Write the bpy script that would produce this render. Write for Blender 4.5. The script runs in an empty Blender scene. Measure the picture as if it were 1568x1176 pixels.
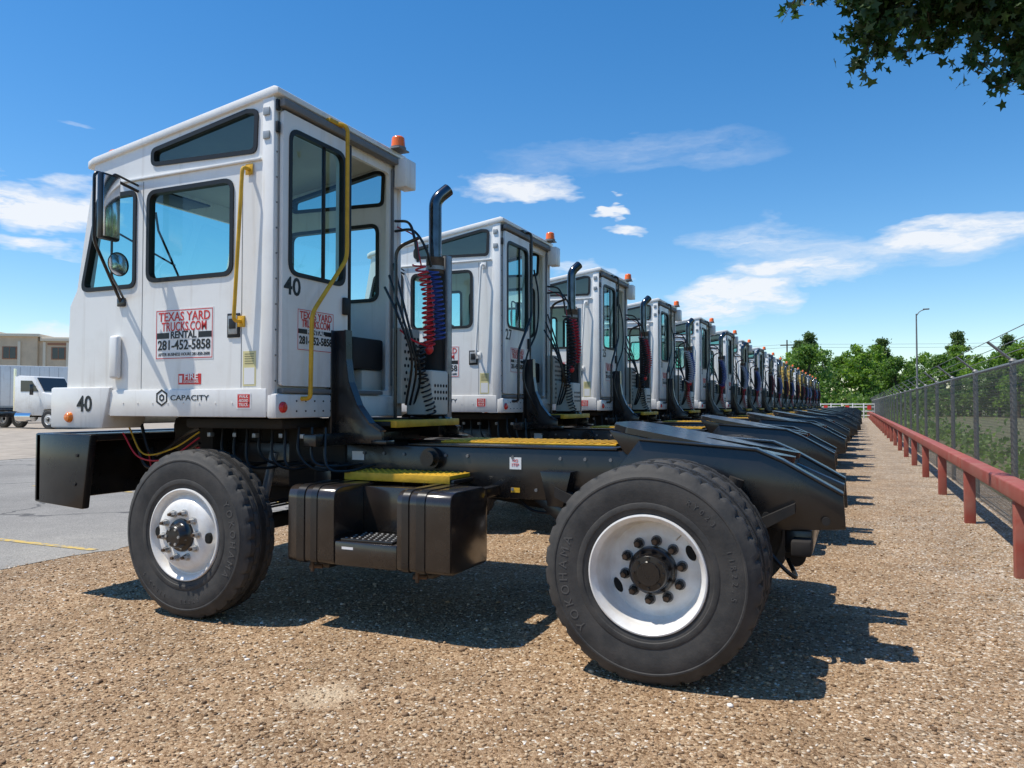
import bpy, bmesh, math, random
import numpy as np
from mathutils import Vector, Matrix
random.seed(7); np.random.seed(7)
sc=bpy.context.scene
COL=sc.collection
R=math.radians

# ---------------------------------------------------------------- materials
def newmat(name):
    m=bpy.data.materials.new(name); m.use_nodes=True
    nt=m.node_tree; b=nt.nodes['Principled BSDF']
    return m,nt,b
def pmat(name,col,rough=.5,metal=0,coat=0,var=0.0,vscale=3,bump=0,bscale=40,dust=None,dustamt=.3,spec=.5):
    m,nt,b=newmat(name)
    b.inputs['Base Color'].default_value=(*col,1)
    b.inputs['Roughness'].default_value=rough
    b.inputs['Metallic'].default_value=metal
    b.inputs['Coat Weight'].default_value=coat
    b.inputs['Coat Roughness'].default_value=.12
    b.inputs['Specular IOR Level'].default_value=spec
    tc=nt.nodes.new('ShaderNodeTexCoord')
    if var>0 or dust:
        n=nt.nodes.new('ShaderNodeTexNoise'); n.inputs['Scale'].default_value=vscale; n.inputs['Detail'].default_value=6
        n.inputs['Roughness'].default_value=.65
        nt.links.new(tc.outputs['Object'],n.inputs['Vector'])
        cr=nt.nodes.new('ShaderNodeValToRGB')
        cr.color_ramp.elements[0].position=.35; cr.color_ramp.elements[1].position=.7
        d=dust if dust else tuple(c*(1-var) for c in col)
        cr.color_ramp.elements[0].color=(*col,1)
        k=dustamt if dust else 1
        cr.color_ramp.elements[1].color=(*[col[i]*(1-k)+d[i]*k for i in range(3)],1)
        nt.links.new(n.outputs['Fac'],cr.inputs['Fac'])
        nt.links.new(cr.outputs['Color'],b.inputs['Base Color'])
        mr=nt.nodes.new('ShaderNodeMapRange'); mr.inputs['To Min'].default_value=rough*.8; mr.inputs['To Max'].default_value=min(1,rough*1.4)
        nt.links.new(n.outputs['Fac'],mr.inputs['Value']); nt.links.new(mr.outputs['Result'],b.inputs['Roughness'])
    if bump>0:
        n=nt.nodes.new('ShaderNodeTexNoise'); n.inputs['Scale'].default_value=bscale; n.inputs['Detail'].default_value=4
        nt.links.new(tc.outputs['Object'],n.inputs['Vector'])
        bp=nt.nodes.new('ShaderNodeBump'); bp.inputs['Strength'].default_value=bump; bp.inputs['Distance'].default_value=.01
        nt.links.new(n.outputs['Fac'],bp.inputs['Height']); nt.links.new(bp.outputs['Normal'],b.inputs['Normal'])
    return m
def weathered(name,col,grime=(.36,.28,.20)):
    # paint with rain streaks, blotches and road dirt building up towards the lower edge
    m,nt,b=newmat(name); b.inputs['Coat Weight'].default_value=.3; b.inputs['Coat Roughness'].default_value=.15; b.inputs['Roughness'].default_value=.36
    N=nt.nodes.new; L=nt.links.new
    tc=N('ShaderNodeTexCoord'); mp=N('ShaderNodeMapping'); mp.inputs['Scale'].default_value=(16,16,1.1); L(tc.outputs['Object'],mp.inputs[0])
    n1=N('ShaderNodeTexNoise'); n1.inputs['Scale'].default_value=1; n1.inputs['Detail'].default_value=5; L(mp.outputs[0],n1.inputs['Vector'])
    n2=N('ShaderNodeTexNoise'); n2.inputs['Scale'].default_value=2.4; n2.inputs['Detail'].default_value=7; n2.inputs['Roughness'].default_value=.65; L(tc.outputs['Object'],n2.inputs['Vector'])
    r1=N('ShaderNodeMapRange'); r1.inputs['From Min'].default_value=.56; r1.inputs['From Max'].default_value=.80; r1.inputs['To Max'].default_value=.32; L(n1.outputs[0],r1.inputs[0])
    r2=N('ShaderNodeMapRange'); r2.inputs['From Min'].default_value=.48; r2.inputs['From Max'].default_value=.8; r2.inputs['To Max'].default_value=.22; L(n2.outputs[0],r2.inputs[0])
    sx=N('ShaderNodeSeparateXYZ'); L(tc.outputs['Object'],sx.inputs[0])
    r3=N('ShaderNodeMapRange'); r3.inputs['From Min'].default_value=1.75; r3.inputs['From Max'].default_value=1.2; r3.inputs['To Max'].default_value=.40; L(sx.outputs[2],r3.inputs[0])
    mu=N('ShaderNodeMath'); mu.operation='MULTIPLY'; L(r3.outputs[0],mu.inputs[0]); L(n2.outputs[0],mu.inputs[1])
    a=N('ShaderNodeMath'); a.operation='ADD'; L(r1.outputs[0],a.inputs[0]); L(r2.outputs[0],a.inputs[1])
    a2=N('ShaderNodeMath'); a2.operation='ADD'; a2.use_clamp=True; L(a.outputs[0],a2.inputs[0]); L(mu.outputs[0],a2.inputs[1])
    mx=N('ShaderNodeMix'); mx.data_type='RGBA'; mx.inputs[6].default_value=(*col,1); mx.inputs[7].default_value=(*grime,1); L(a2.outputs[0],mx.inputs[0]); L(mx.outputs[2],b.inputs['Base Color'])
    n3=N('ShaderNodeTexNoise'); n3.inputs['Scale'].default_value=6; L(tc.outputs['Object'],n3.inputs['Vector'])
    bp=N('ShaderNodeBump'); bp.inputs['Strength'].default_value=.08; bp.inputs['Distance'].default_value=.01; L(n3.outputs[0],bp.inputs['Height']); L(bp.outputs[0],b.inputs['Normal'])
    return m
WHITE=weathered('white_paint',(.84,.825,.79))
YCAB=weathered('yellow_cab_paint',(.62,.40,.08))
CREAM=pmat('cream_interior',(.66,.62,.53),.6,var=.1)
BLACK=pmat('black_chassis_paint',(.008,.008,.009),.26,coat=.3,dust=(.20,.15,.11),dustamt=.07,vscale=5,bump=.08,bscale=14)
TANK=pmat('black_tank_paint',(.018,.014,.012),.20,coat=.5,dust=(.25,.18,.13),dustamt=.08,vscale=6,bump=.06,bscale=10)
DARK=pmat('dark_grime',(.010,.009,.008),.7,dust=(.12,.09,.07),dustamt=.18,vscale=8)
GASK=pmat('window_gasket',(.008,.008,.008),.5)
RUB=pmat('tyre_rubber',(.026,.026,.026),.68,dust=(.17,.15,.13),dustamt=.30,vscale=7,bump=.12,bscale=90)
RUBL=pmat('tyre_letter_rubber',(.085,.08,.075),.7)
RIMW=pmat('wheel_white_paint',(.84,.83,.80),.32,coat=.2,dust=(.42,.32,.22),dustamt=.38,vscale=9)
HOLE=pmat('dark_hole',(.006,.006,.006),.9)
CHROME=pmat('chrome',(.75,.75,.76),.12,metal=1)
STACK=pmat('dark_reflection_chrome',(.16,.16,.17),.12,metal=1,var=.5,vscale=10)  # chrome pipe: dark reflections are put into its base colour
STEEL=pmat('galvanised_steel',(.42,.42,.41),.45,metal=.6,var=.3,vscale=12)
NUT=pmat('lug_nut_steel',(.55,.54,.52),.35,metal=.7,var=.3,vscale=60)
RUST=pmat('heat_stained_steel',(.16,.10,.06),.6,metal=.5,var=.5,vscale=20)
YEL=pmat('yellow_safety_paint',(.74,.42,.02),.5,var=.35,vscale=9,bump=.2,bscale=60)
RED=pmat('red_vinyl',(.62,.03,.025),.45)
REDL=pmat('red_lens',(.65,.02,.02),.2,coat=.5)
AMB=pmat('amber_lens',(.85,.20,.01),.2,coat=.6)
REDC=pmat('red_air_hose',(.55,.02,.03),.4)
BLUC=pmat('blue_air_hose',(.03,.07,.32),.4)
BLKC=pmat('black_air_hose',(.012,.012,.012),.4)
WHTC=pmat('pale_air_hose',(.55,.56,.60),.45)
DECW=pmat('decal_white',(.80,.79,.77),.4)
DECK=pmat('decal_black',(.012,.012,.012),.45)
DECY=pmat('decal_cream',(.70,.62,.30),.5)
SEAT=pmat('seat_vinyl',(.02,.02,.022),.6)
GREY=pmat('grey_trim',(.18,.18,.18),.5,var=.2)
RAILR=pmat('oxide_red_paint',(.34,.065,.045),.55,dust=(.40,.22,.16),dustamt=.5,vscale=4,bump=.2,bscale=30)
ORANGE=pmat('orange_lens',(.9,.16,.01),.25,coat=.5)

def glassmat(name,tint,gl=.07):
    m=bpy.data.materials.new(name); m.use_nodes=True; nt=m.node_tree; nt.nodes.clear()
    o=nt.nodes.new('ShaderNodeOutputMaterial'); mx=nt.nodes.new('ShaderNodeMixShader')
    tr=nt.nodes.new('ShaderNodeBsdfTransparent'); tr.inputs[0].default_value=(*tint,1)
    g=nt.nodes.new('ShaderNodeBsdfGlossy'); g.inputs['Roughness'].default_value=.0
    lw=nt.nodes.new('ShaderNodeLayerWeight'); lw.inputs[0].default_value=.35
    ad=nt.nodes.new('ShaderNodeMath'); ad.operation='MULTIPLY_ADD'; ad.inputs[1].default_value=.55; ad.inputs[2].default_value=gl; ad.use_clamp=True
    nt.links.new(lw.outputs[0],ad.inputs[0]); nt.links.new(ad.outputs[0],mx.inputs[0])
    nt.links.new(tr.outputs[0],mx.inputs[1]); nt.links.new(g.outputs[0],mx.inputs[2]); nt.links.new(mx.outputs[0],o.inputs[0])
    return m
GLASS=glassmat('tinted_glass',(.70,.93,.90),.04)
GLASSD=glassmat('dark_tinted_glass',(.45,.66,.66),.07)

# ---------------------------------------------------------------- mesh builder
def M_xz(x,yc,z): return Matrix(((1,0,0,x),(0,0,-1,yc),(0,1,0,z),(0,0,0,1)))
def M_yz(xc,y,z): return Matrix(((0,0,1,xc),(1,0,0,y),(0,1,0,z),(0,0,0,1)))
def roundpoly(pts,r,n=5):
    out=[]; N=len(pts)
    for i in range(N):
        p=Vector(pts[i]); a=Vector(pts[i-1])-p; b=Vector(pts[(i+1)%N])-p
        la,lb=a.length,b.length; a.normalize(); b.normalize()
        ang=a.angle(b)
        if abs(ang-math.pi)<.02: out.append(tuple(p)); continue
        rr=r[i] if isinstance(r,(list,tuple)) else r
        d=min(rr/math.tan(ang/2),la*.48,lb*.48)
        p0=p+a*d; p1=p+b*d
        for k in range(n+1):
            t=k/n
            q=p0*(1-t)**2+p*2*t*(1-t)*.98+p1*t*t
            w=(1-t)**2+2*t*(1-t)*.98+t*t
            out.append(tuple(q/w))
    return out
def area(pts):
    return sum(pts[i][0]*pts[(i+1)%len(pts)][1]-pts[(i+1)%len(pts)][0]*pts[i][1] for i in range(len(pts)))/2
def offpoly(pts,d):
    if area(pts)<0: pts=pts[::-1]
    out=[];N=len(pts)
    for i in range(N):
        p0=Vector(pts[i-1]);p=Vector(pts[i]);p1=Vector(pts[(i+1)%N])
        e0=(p-p0).normalized(); e1=(p1-p).normalized()
        n0=Vector((e0.y,-e0.x)); n1=Vector((e1.y,-e1.x))
        b=(n0+n1); k=d/max(.3,(1+n0.dot(n1)))
        out.append(tuple(p+b*k))
    return out
def roundpath(pts,rad,n=5):
    P=[Vector(p) for p in pts]; out=[P[0]]
    for i in range(1,len(P)-1):
        a=P[i-1]-P[i]; b=P[i+1]-P[i]; d=min(rad,a.length*.45,b.length*.45)
        p0=P[i]+a.normalized()*d; p1=P[i]+b.normalized()*d
        for k in range(n+1):
            t=k/n; out.append(p0*(1-t)**2+P[i]*2*t*(1-t)+p1*t*t)
    out.append(P[-1]); return out
def catmull(pts,n=8):
    P=[Vector(p) for p in pts]; P=[P[0]*2-P[1]]+P+[P[-1]*2-P[-2]]; out=[]
    for i in range(1,len(P)-2):
        for k in range(n):
            t=k/n
            out.append(.5*((2*P[i])+(P[i+1]-P[i-1])*t+(2*P[i-1]-5*P[i]+4*P[i+1]-P[i+2])*t*t+(3*P[i]-P[i-1]-3*P[i+1]+P[i+2])*t**3))
    out.append(P[-2]); return out

class B:
    def __init__(s,name): s.name=name; s.v=[]; s.f=[]; s.m=[]; s.mats=[]
    def mi(s,mat):
        if mat not in s.mats: s.mats.append(mat)
        return s.mats.index(mat)
    def vf(s,v,f,mat,M=None):
        o=len(s.v)
        if M is not None: v=[M@Vector(p) for p in v]
        s.v.extend([tuple(p) for p in v]); s.f.extend([tuple(i+o for i in q) for q in f]); s.m.extend([s.mi(mat)]*len(f))
    def bm(s,bm,mat,M=None):
        bm.verts.index_update()
        s.vf([v.co.copy() for v in bm.verts],[[v.index for v in f.verts] for f in bm.faces],mat,M); bm.free()
    def box(s,mat,x0,x1,y0,y1,z0,z1,bev=.006,M=None,seg=2):
        bm=bmesh.new(); bmesh.ops.create_cube(bm,size=1)
        for v in bm.verts: v.co=Vector(((x0+x1)/2+v.co.x*(x1-x0),(y0+y1)/2+v.co.y*(y1-y0),(z0+z1)/2+v.co.z*(z1-z0)))
        if bev>0:
            bev=min(bev,.45*min(abs(x1-x0),abs(y1-y0),abs(z1-z0)))
            bmesh.ops.bevel(bm,geom=bm.edges[:],offset=bev,segments=seg,profile=.5,affect='EDGES')
        s.bm(bm,mat,M)
    def prism(s,mat,pts,y0,y1,bev=.006,M=None):
        if area(pts)<0: pts=pts[::-1]
        bm=bmesh.new(); a=[bm.verts.new((p[0],y0,p[1])) for p in pts]; b=[bm.verts.new((p[0],y1,p[1])) for p in pts]
        N=len(pts); bm.faces.new(a); bm.faces.new(b[::-1])
        for i in range(N): bm.faces.new((a[i],b[i],b[(i+1)%N],a[(i+1)%N]))
        bmesh.ops.recalc_face_normals(bm,faces=bm.faces[:])
        if bev>0: bmesh.ops.bevel(bm,geom=bm.edges[:],offset=bev,segments=2,profile=.5,affect='EDGES',clamp_overlap=True)
        s.bm(bm,mat,M)
    def tube(s,mat,pts,r,seg=10,closed=False,M=None):
        P=[Vector(p) for p in pts]; n=len(P); vs=[];fs=[]
        T=[(P[min(i+1,n-1)]-P[max(i-1,0)]).normalized() for i in range(n)]
        if closed: T=[(P[(i+1)%n]-P[i-1]).normalized() for i in range(n)]
        u=T[0].orthogonal().normalized()
        for i in range(n):
            u=(u-T[i]*u.dot(T[i])).normalized(); w=T[i].cross(u)
            rr=r[i] if isinstance(r,(list,tuple)) else r
            for k in range(seg):
                a=2*math.pi*k/seg; vs.append(P[i]+(u*math.cos(a)+w*math.sin(a))*rr)
        for i in range(n if closed else n-1):
            j=(i+1)%n
            for k in range(seg):
                fs.append((i*seg+k,i*seg+(k+1)%seg,j*seg+(k+1)%seg,j*seg+k))
        if not closed:
            fs.append(tuple(range(seg))[::-1]); fs.append(tuple((n-1)*seg+k for k in range(seg)))
        s.vf(vs,fs,mat,M)
    def cyl(s,mat,p0,p1,r,r1=None,seg=24,M=None): s.tube(mat,[p0,p1],[r,r if r1 is None else r1],seg,M=M)
    def lathe(s,mat,prof,c=(0,0,0),seg=64,M=None,radf=None,cap=False):
        vs=[];fs=[];n=len(prof)
        for k in range(seg):
            a=2*math.pi*k/seg; ca,sa=math.cos(a),math.sin(a)
            for j,(r,y) in enumerate(prof):
                if radf: r=radf(j,k,r)
                vs.append((c[0]+r*ca,c[1]+y,c[2]+r*sa))
        for k in range(seg):
            k2=(k+1)%seg
            for j in range(n-1): fs.append((k*n+j,k*n+j+1,k2*n+j+1,k2*n+j))
        s.vf(vs,fs,mat,M)
    def sphere(s,mat,c,r,sc=(1,1,1),M=None,u=16,v=10):
        bm=bmesh.new(); bmesh.ops.create_uvsphere(bm,u_segments=u,v_segments=v,radius=r)
        for q in bm.verts: q.co=Vector((c[0]+q.co.x*sc[0],c[1]+q.co.y*sc[1],c[2]+q.co.z*sc[2]))
        s.bm(bm,mat,M)
    def plate(s,mat,outline,holes,thick,M,bevel=0):
        cu=bpy.data.curves.new('t','CURVE'); cu.dimensions='2D'; cu.fill_mode='BOTH'; cu.extrude=thick/2
        for pl in [outline]+list(holes):
            sp=cu.splines.new('POLY'); sp.points.add(len(pl)-1)
            for i,p in enumerate(pl): sp.points[i].co=(p[0],p[1],0,1)
            sp.use_cyclic_u=True
        s.curve(cu,mat,M)
    def pane(s,mat,outline,M):
        s.vf([(p[0],p[1],0) for p in outline],[tuple(range(len(outline)))],mat,M)
    def curve(s,cu,mat,M,fitw=None):
        o=bpy.data.objects.new('t',cu); COL.objects.link(o); bpy.context.view_layer.update()
        dg=bpy.context.evaluated_depsgraph_get(); me=bpy.data.meshes.new_from_object(o.evaluated_get(dg))
        vs=[v.co.copy() for v in me.vertices]
        if fitw and vs:
            w=max(v.x for v in vs)-min(v.x for v in vs); cx=(max(v.x for v in vs)+min(v.x for v in vs))/2
            for v in vs: v.x=(v.x-cx)*fitw/w
        s.vf(vs,[tuple(p.vertices) for p in me.polygons],mat,M)
        bpy.data.objects.remove(o); bpy.data.meshes.remove(me); bpy.data.curves.remove(cu)
    def text(s,txt,size,mat,M,fitw=None,off=0.0,ex=.0008):
        cu=bpy.data.curves.new('t','FONT'); cu.body=txt; cu.size=size; cu.extrude=ex; cu.align_x='CENTER'; cu.align_y='CENTER'; cu.offset=off; cu.resolution_u=3
        s.curve(cu,mat,M,fitw)
    def mesh(s,ang=32):
        me=bpy.data.meshes.new(s.name); me.from_pydata(s.v,[],s.f)
        for m in s.mats: me.materials.append(m)
        me.polygons.foreach_set('material_index',s.m)
        me.polygons.foreach_set('use_smooth',[True]*len(s.f))
        me.update()
        try: me.set_sharp_from_angle(angle=R(ang))
        except Exception: pass
        return me
def mkobj(name,me,parent=None,loc=(0,0,0),rot=(0,0,0)):
    o=bpy.data.objects.new(name,me); COL.objects.link(o); o.location=loc; o.rotation_euler=rot
    if parent: o.parent=parent
    return o

# ---------------------------------------------------------------- wheels
def tyre(b,seg=180,M=None):
    prof=[(.285,.040),(.292,.018),(.305,.010),(.318,.009),(.322,.004),(.345,.001),(.350,.004),(.40,-.004),(.44,-.004),(.462,.0),(.466,-.003),(.474,-.002),(.478,.003),(.498,.012),(.512,.022),(.522,.030)]
    tr=[(.529,.036),(.531,.070),(.519,.072),(.519,.080),(.532,.082),(.5335,.108),(.521,.110),(.521,.118),(.534,.120),(.534,.160)]
    prof+=tr
    half=prof[:]; full=half+[(r,.28-y) for r,y in half[::-1]]
    shoulder=set()
    for j,(r,y) in enumerate(full):
        if (y<=.071 and y>=.025 and r>.52) or (y>=.209 and y<=.255 and r>.52): shoulder.add(j)
    mid=set(j for j,(r,y) in enumerate(full) if .079<y<.109 and r>.53 or .171<y<.201 and r>.53)
    def rf(j,k,r):
        if j in shoulder and k%6==0: return r-.014
        if j in mid and k%6==3: return r-.010
        return r
    b.lathe(RUB,full,seg=seg,M=M,radf=rf)
def sidewall_text(b,txt,rad,a0,step,size):
    for i,ch in enumerate(txt):
        a=a0-step*i
        if ch==' ': continue
        ca,sa=math.cos(a),math.sin(a)
        M=Matrix(((sa,ca,0,rad*ca),(0,0,-1,-.0045),(-ca,sa,0,rad*sa),(0,0,0,1)))
        b.text(ch,size,RUBL,M,ex=.0015)
def make_wheel(kind):
    b=B(kind+'_wheel')
    tyre(b)
    sidewall_text(b,'YOKOHAMA',.42,R(220 if kind=='rear' else 30),R(8.6),.062)
    sidewall_text(b,'RY023   11R22.5',.415,R(60 if kind=='rear' else -70),R(5),.035)
    if kind=='rear':
        b.lathe(RIMW,[(.29,.05),(.294,.022),(.290,.006),(.283,.004),(.276,.010),(.268,.026),(.262,.030),(.256,.045),(.252,.12),(.246,.155),(.232,.172),(.215,.170),(.19,.160),(.165,.158),(.11,.158),(.10,.17)],seg=96)
        b.lathe(RIMW,[(.29,.05),(.28,.26),(.24,.27)],seg=64)
        b.lathe(BLACK,[(.118,.16),(.116,.118),(.104,.112),(.098,.100),(.094,.060),(.084,.050),(.060,.048),(.056,.040),(.0,.040)],seg=48)
        for k in range(10):
            a=2*math.pi*k/10+.2; c=(.146*math.cos(a),.146*math.sin(a))
            b.cyl(GREY,(c[0],.160,c[1]),(c[0],.150,c[1]),.027,seg=16)
            b.cyl(DARK,(c[0],.155,c[1]),(c[0],.118,c[1]),.021,seg=6)
            b.cyl(RUST,(c[0],.13,c[1]),(c[0],.100,c[1]),.012,seg=10)
        for k in range(8):
            a=2*math.pi*k/8; b.cyl(BLACK,(.074*math.cos(a),.052,.074*math.sin(a)),(.074*math.cos(a),.040,.074*math.sin(a)),.009,seg=6)
        for a in (R(207),R(27)):
            M=Matrix.Translation((.205*math.cos(a),.1645,.205*math.sin(a)))@Matrix.Rotation(-a,4,'Y')
            b.lathe(HOLE,[(.0,-.006),(.024,-.006),(.027,.004)],M=M@Matrix.Diagonal((.8,1,1.5,1)),seg=24)
        b.cyl(NUT,(.25*math.cos(.9),.12,.25*math.sin(.9)),(.22*math.cos(.9),.05,.22*math.sin(.9)),.004,seg=6)
    else:
        b.lathe(RIMW,[(.29,.06),(.294,.024),(.290,.006),(.283,.004),(.274,.010),(.264,.030),(.255,.052),(.247,.055),(.236,.040),(.222,.018),(.205,.004),(.18,-.004),(.15,-.008),(.11,-.008),(.10,.0)],seg=96)
        b.lathe(BLACK,[(.105,.0),(.100,-.016),(.082,-.02),(.072,-.032),(.068,-.066),(.060,-.074),(.0,-.076)],seg=40)
        for k in range(10):
            a=2*math.pi*k/10+.1; c=(.143*math.cos(a),.143*math.sin(a))
            b.cyl(NUT,(c[0],-.006,c[1]),(c[0],-.016,c[1]),.024,seg=16)
            b.cyl(NUT,(c[0],-.012,c[1]),(c[0],-.044,c[1]),.019,.016,seg=6)
            b.cyl(RUST,(c[0],-.04,c[1]),(c[0],-.058,c[1]),.010,seg=10)
        for k in range(6):
            a=2*math.pi*k/6; b.cyl(NUT,(.052*math.cos(a),-.07,.052*math.sin(a)),(.052*math.cos(a),-.082,.052*math.sin(a)),.009,seg=6)
        for a in (R(-2),R(178)):
            M=Matrix.Translation((.212*math.cos(a),.008,.212*math.sin(a)))@Matrix.Rotation(-a,4,'Y')
            b.lathe(HOLE,[(.0,-.008),(.025,-.008),(.029,.012)],M=M@Matrix.Diagonal((.85,1,1.25,1)),seg=24)
    return b.mesh(40)
WF=make_wheel('front'); WR=make_wheel('rear')
bi=B('inner_tyre'); tyre(bi); bi.lathe(DARK,[(.29,.04),(.26,.1),(.26,.2),(.0,.2)],seg=40); WI=bi.mesh(40)

# ---------------------------------------------------------------- cab
XR=-3.314; YN=3.75; YF=5.21
w_up=[(-4.36,2.985),(-3.455,2.955),(-3.445,3.215),(-3.53,3.225),(-4.36,3.085)]
w_main=[(-4.395,2.19),(-3.645,2.19),(-3.645,2.80),(-4.395,2.80)]
w_front=[(-5.045,2.165),(-4.52,2.165),(-4.52,2.82),(-4.885,2.82)]
side_out=[(-3.314,1.28),(-3.314,3.30),(-4.93,3.065),(-4.945,2.98),(-5.10,2.17),(-5.17,2.06),(-5.19,1.47),(-5.19,1.28)]
def window(b,poly,r,M,mat,gd=.022,gthick=.05):
    p=roundpoly(poly,r,6)
    b.plate(GASK,roundpoly(offpoly(poly,gd*.55),r+.012,6),[roundpoly(offpoly(poly,-gd*.75),max(.01,r-.012),6)],gthick,M)
    b.pane(mat,p,M)
def make_cab(paint):
    b=B('cab')
    holes=[roundpoly(w_up,[.03,.04,.05,.08,.03],6),roundpoly(w_main,.07,6),roundpoly(w_front,[.05,.05,.05,.05],6)]
    Mn=M_xz(0,YN+.015,0); Mf=M_xz(0,YF-.015,0)
    b.plate(paint,side_out,holes,.03,Mn)
    w_mainF=[(-4.395,2.19),(-3.50,2.19),(-3.50,2.80),(-4.395,2.80)]
    b.plate(paint,side_out,[holes[0],roundpoly(w_mainF,.07,6),holes[2]],.03,Mf)
    for Mx,wm in((Mn,w_main),(Mf,w_mainF)):
        window(b,w_up,.04,Mx,GLASSD); window(b,wm,.07,Mx,GLASS); window(b,w_front,.05,Mx,GLASS)
    opening=roundpoly([(4.47,1.46),(5.06,1.46),(5.06,3.16),(4.47,3.16)],.04,4)
    wdoor=[(3.855,2.185),(4.425,2.185),(4.425,3.11),(3.855,3.11)]
    b.plate(paint,[(YN+.032,1.28),(YF-.032,1.28),(YF-.032,3.30),(YN+.032,3.30)],[opening,roundpoly(wdoor,.07,6)],.03,M_yz(XR-.015,0,0))
    b.plate(paint,roundpoly([(3.79,1.47),(4.47,1.47),(4.47,3.21),(3.79,3.21)],.02,3),[roundpoly(wdoor,.08,6)],.026,M_yz(XR+.03,0,0))
    window(b,wdoor,.08,M_yz(XR+.03,0,0),GLASS,gthick=.04)
    b.box(GASK,XR+.02,XR+.05,4.475,4.50,1.47,3.2,.004)
    b.box(GASK,XR+.018,XR+.036,4.20,4.225,2.19,3.10,.003)
    b.box(GREY,XR+.002,XR+.07,YN+.02,YF-.02,3.225,3.275,.008)
    b.box(GREY,XR+.002,XR+.05,YN+.05,YF-.3,1.425,1.455,.006)
    b.box(paint,XR-.085,XR+.012,YN-.010,YN+.03,1.30,3.285,.012)
    b.box(paint,XR-.085,XR+.012,YF-.03,YF+.010,1.30,3.285,.012)
    b.box(GREY,XR+.004,XR+.02,YF-.135,YF-.11,1.5,3.2,.004)
    b.box(paint,XR-.03,XR+.045,YN-.012,4.34,1.265,1.42,.014)
    b.box(paint,XR-.03,XR+.03,4.342,YF,1.265,1.42,.01)
    for y in (3.93,4.02,4.11,4.2,4.28):
        for z in (1.31,1.375): b.cyl(DARK,(XR+.043,y,z),(XR+.049,y,z),.006,seg=8)
    ro=[(-3.265,3.297),(-3.265,3.335),(-3.30,3.35),(-4.93,3.108),(-4.985,3.085),(-4.985,3.03),(-4.95,3.055)]
    b.prism(paint,ro,YN-.02,YF+.02,.010)
    b.prism(CREAM,[(-3.36,3.285),(-3.36,3.27),(-4.9,3.04),(-4.9,3.055)],YN+.05,YF-.05,0)
    b.box(paint,-4.66,XR-.09,YN-.018,YN-.001,2.893,2.912,.006)
    b.box(paint,-4.66,XR-.09,YF+.001,YF+.018,2.893,2.912,.006)
    b.box(paint,-4.735,XR-.032,YN-.014,YN-.001,1.272,1.452,.006)
    nose=[(-5.325,1.475),(-4.715,1.475),(-4.79,1.185),(-5.325,1.185)]
    b.prism(paint,nose,YN-.03,YN+.32,.014)
    b.prism(paint,nose,6.1-.32,6.1+.0,.014)
    b.box(paint,-5.32,-5.26,YN+.325,6.1-.325,1.2,1.47,.012)
    b.prism(paint,[(-5.19,1.30),(-5.17,2.06),(-5.105,2.17),(-5.075,2.17),(-5.135,2.05),(-5.155,1.30)],YN+.032,YF-.032,0)
    for y0,y1 in ((YN+.032,YN+.10),(YF-.10,YF-.032)):
        b.prism(paint,[(-5.10,2.172),(-4.945,2.985),(-4.92,3.05),(-4.89,3.05),(-4.91,2.985),(-5.065,2.172)],y0,y1,0)
    b.prism(paint,[(-4.958,2.92),(-4.925,3.05),(-4.90,3.05),(-4.928,2.92)],YN+.102,YF-.102,0)
    b.vf([(-5.09,YN+.102,2.175),(-5.09,YF-.102,2.175),(-4.943,YF-.102,2.918),(-4.943,YN+.102,2.918)],[(0,1,2,3)],GLASS)
    b.box(DARK,-5.15,XR-.035,YN+.035,YF-.035,1.30,1.345,.0)
    b.prism(SEAT,[(-5.13,1.5),(-5.09,2.12),(-4.75,2.10),(-4.62,1.95),(-4.62,1.5)],YN+.1,YF-.1,.03)
    b.box(GREY,-4.1,-3.6,4.15,4.65,1.35,1.62,.03); b.box(SEAT,-4.12,-3.58,4.1,4.7,1.62,1.76,.05)
    b.prism(SEAT,[(-3.70,1.74),(-3.55,1.74),(-3.46,2.17),(-3.58,2.19)],4.14,4.66,.035)
    b.box(CREAM,-4.55,-3.42,4.86,5.14,1.35,1.62,.02)
    b.box(SEAT,-3.75,-3.40,4.72,5.12,1.62,1.86,.02)
    Ms=Matrix.Translation((-4.42,4.38,2.19))@Matrix.Rotation(R(-28),4,'Y')
    ring=[(.21*math.cos(a),.21*math.sin(a),0) for a in [2*math.pi*k/32 for k in range(32)]]
    b.tube(SEAT,ring,.015,8,closed=True,M=Ms)
    for k in range(3):
        a=2*math.pi*k/3; b.cyl(SEAT,(0,0,-.02),(.2*math.cos(a),.2*math.sin(a),0),.012,seg=6,M=Ms)
    b.cyl(SEAT,(-4.42,4.38,2.18),(-4.62,4.38,1.9),.04,seg=10)
    b.box(SEAT,-4.86,-4.60,3.95,4.5,2.90,2.915,.004)
    b.tube(GASK,[(-5.07,4.75,2.2),(-4.99,4.35,2.72),(-4.965,4.30,2.85)],.009,6)
    b.tube(GASK,[(-5.03,4.55,2.48),(-4.985,4.0,2.62)],.008,6)
    b.sphere(AMB,(-4.80,YN+.05,3.14),.035,(1.4,1,.8))
    b.sphere(AMB,(-4.80,YF-.05,3.14),.035,(1.4,1,.8))
    b.box(paint,XR+.03,XR+.14,YF-.13,YF+.02,3.05,3.275,.01)
    b.cyl(GREY,(XR+.06,YF-.12,3.345),(XR+.06,YF-.12,3.365),.062,seg=24)
    b.cyl(ORANGE,(XR+.06,YF-.12,3.365),(XR+.06,YF-.12,3.435),.056,.050,seg=24)
    b.sphere(ORANGE,(XR+.06,YF-.12,3.435),.050,(1,1,.45))
    b.box(GREY,XR-.02,XR+.12,YF-.2,YF-.05,3.335,3.347,.003)
    b.prism(paint,[(-5.20,1.3),(-5.19,1.62),(-5.05,1.78),(-3.9,1.80),(-3.85,1.3)],YF+.012,6.08,.02)
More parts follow.
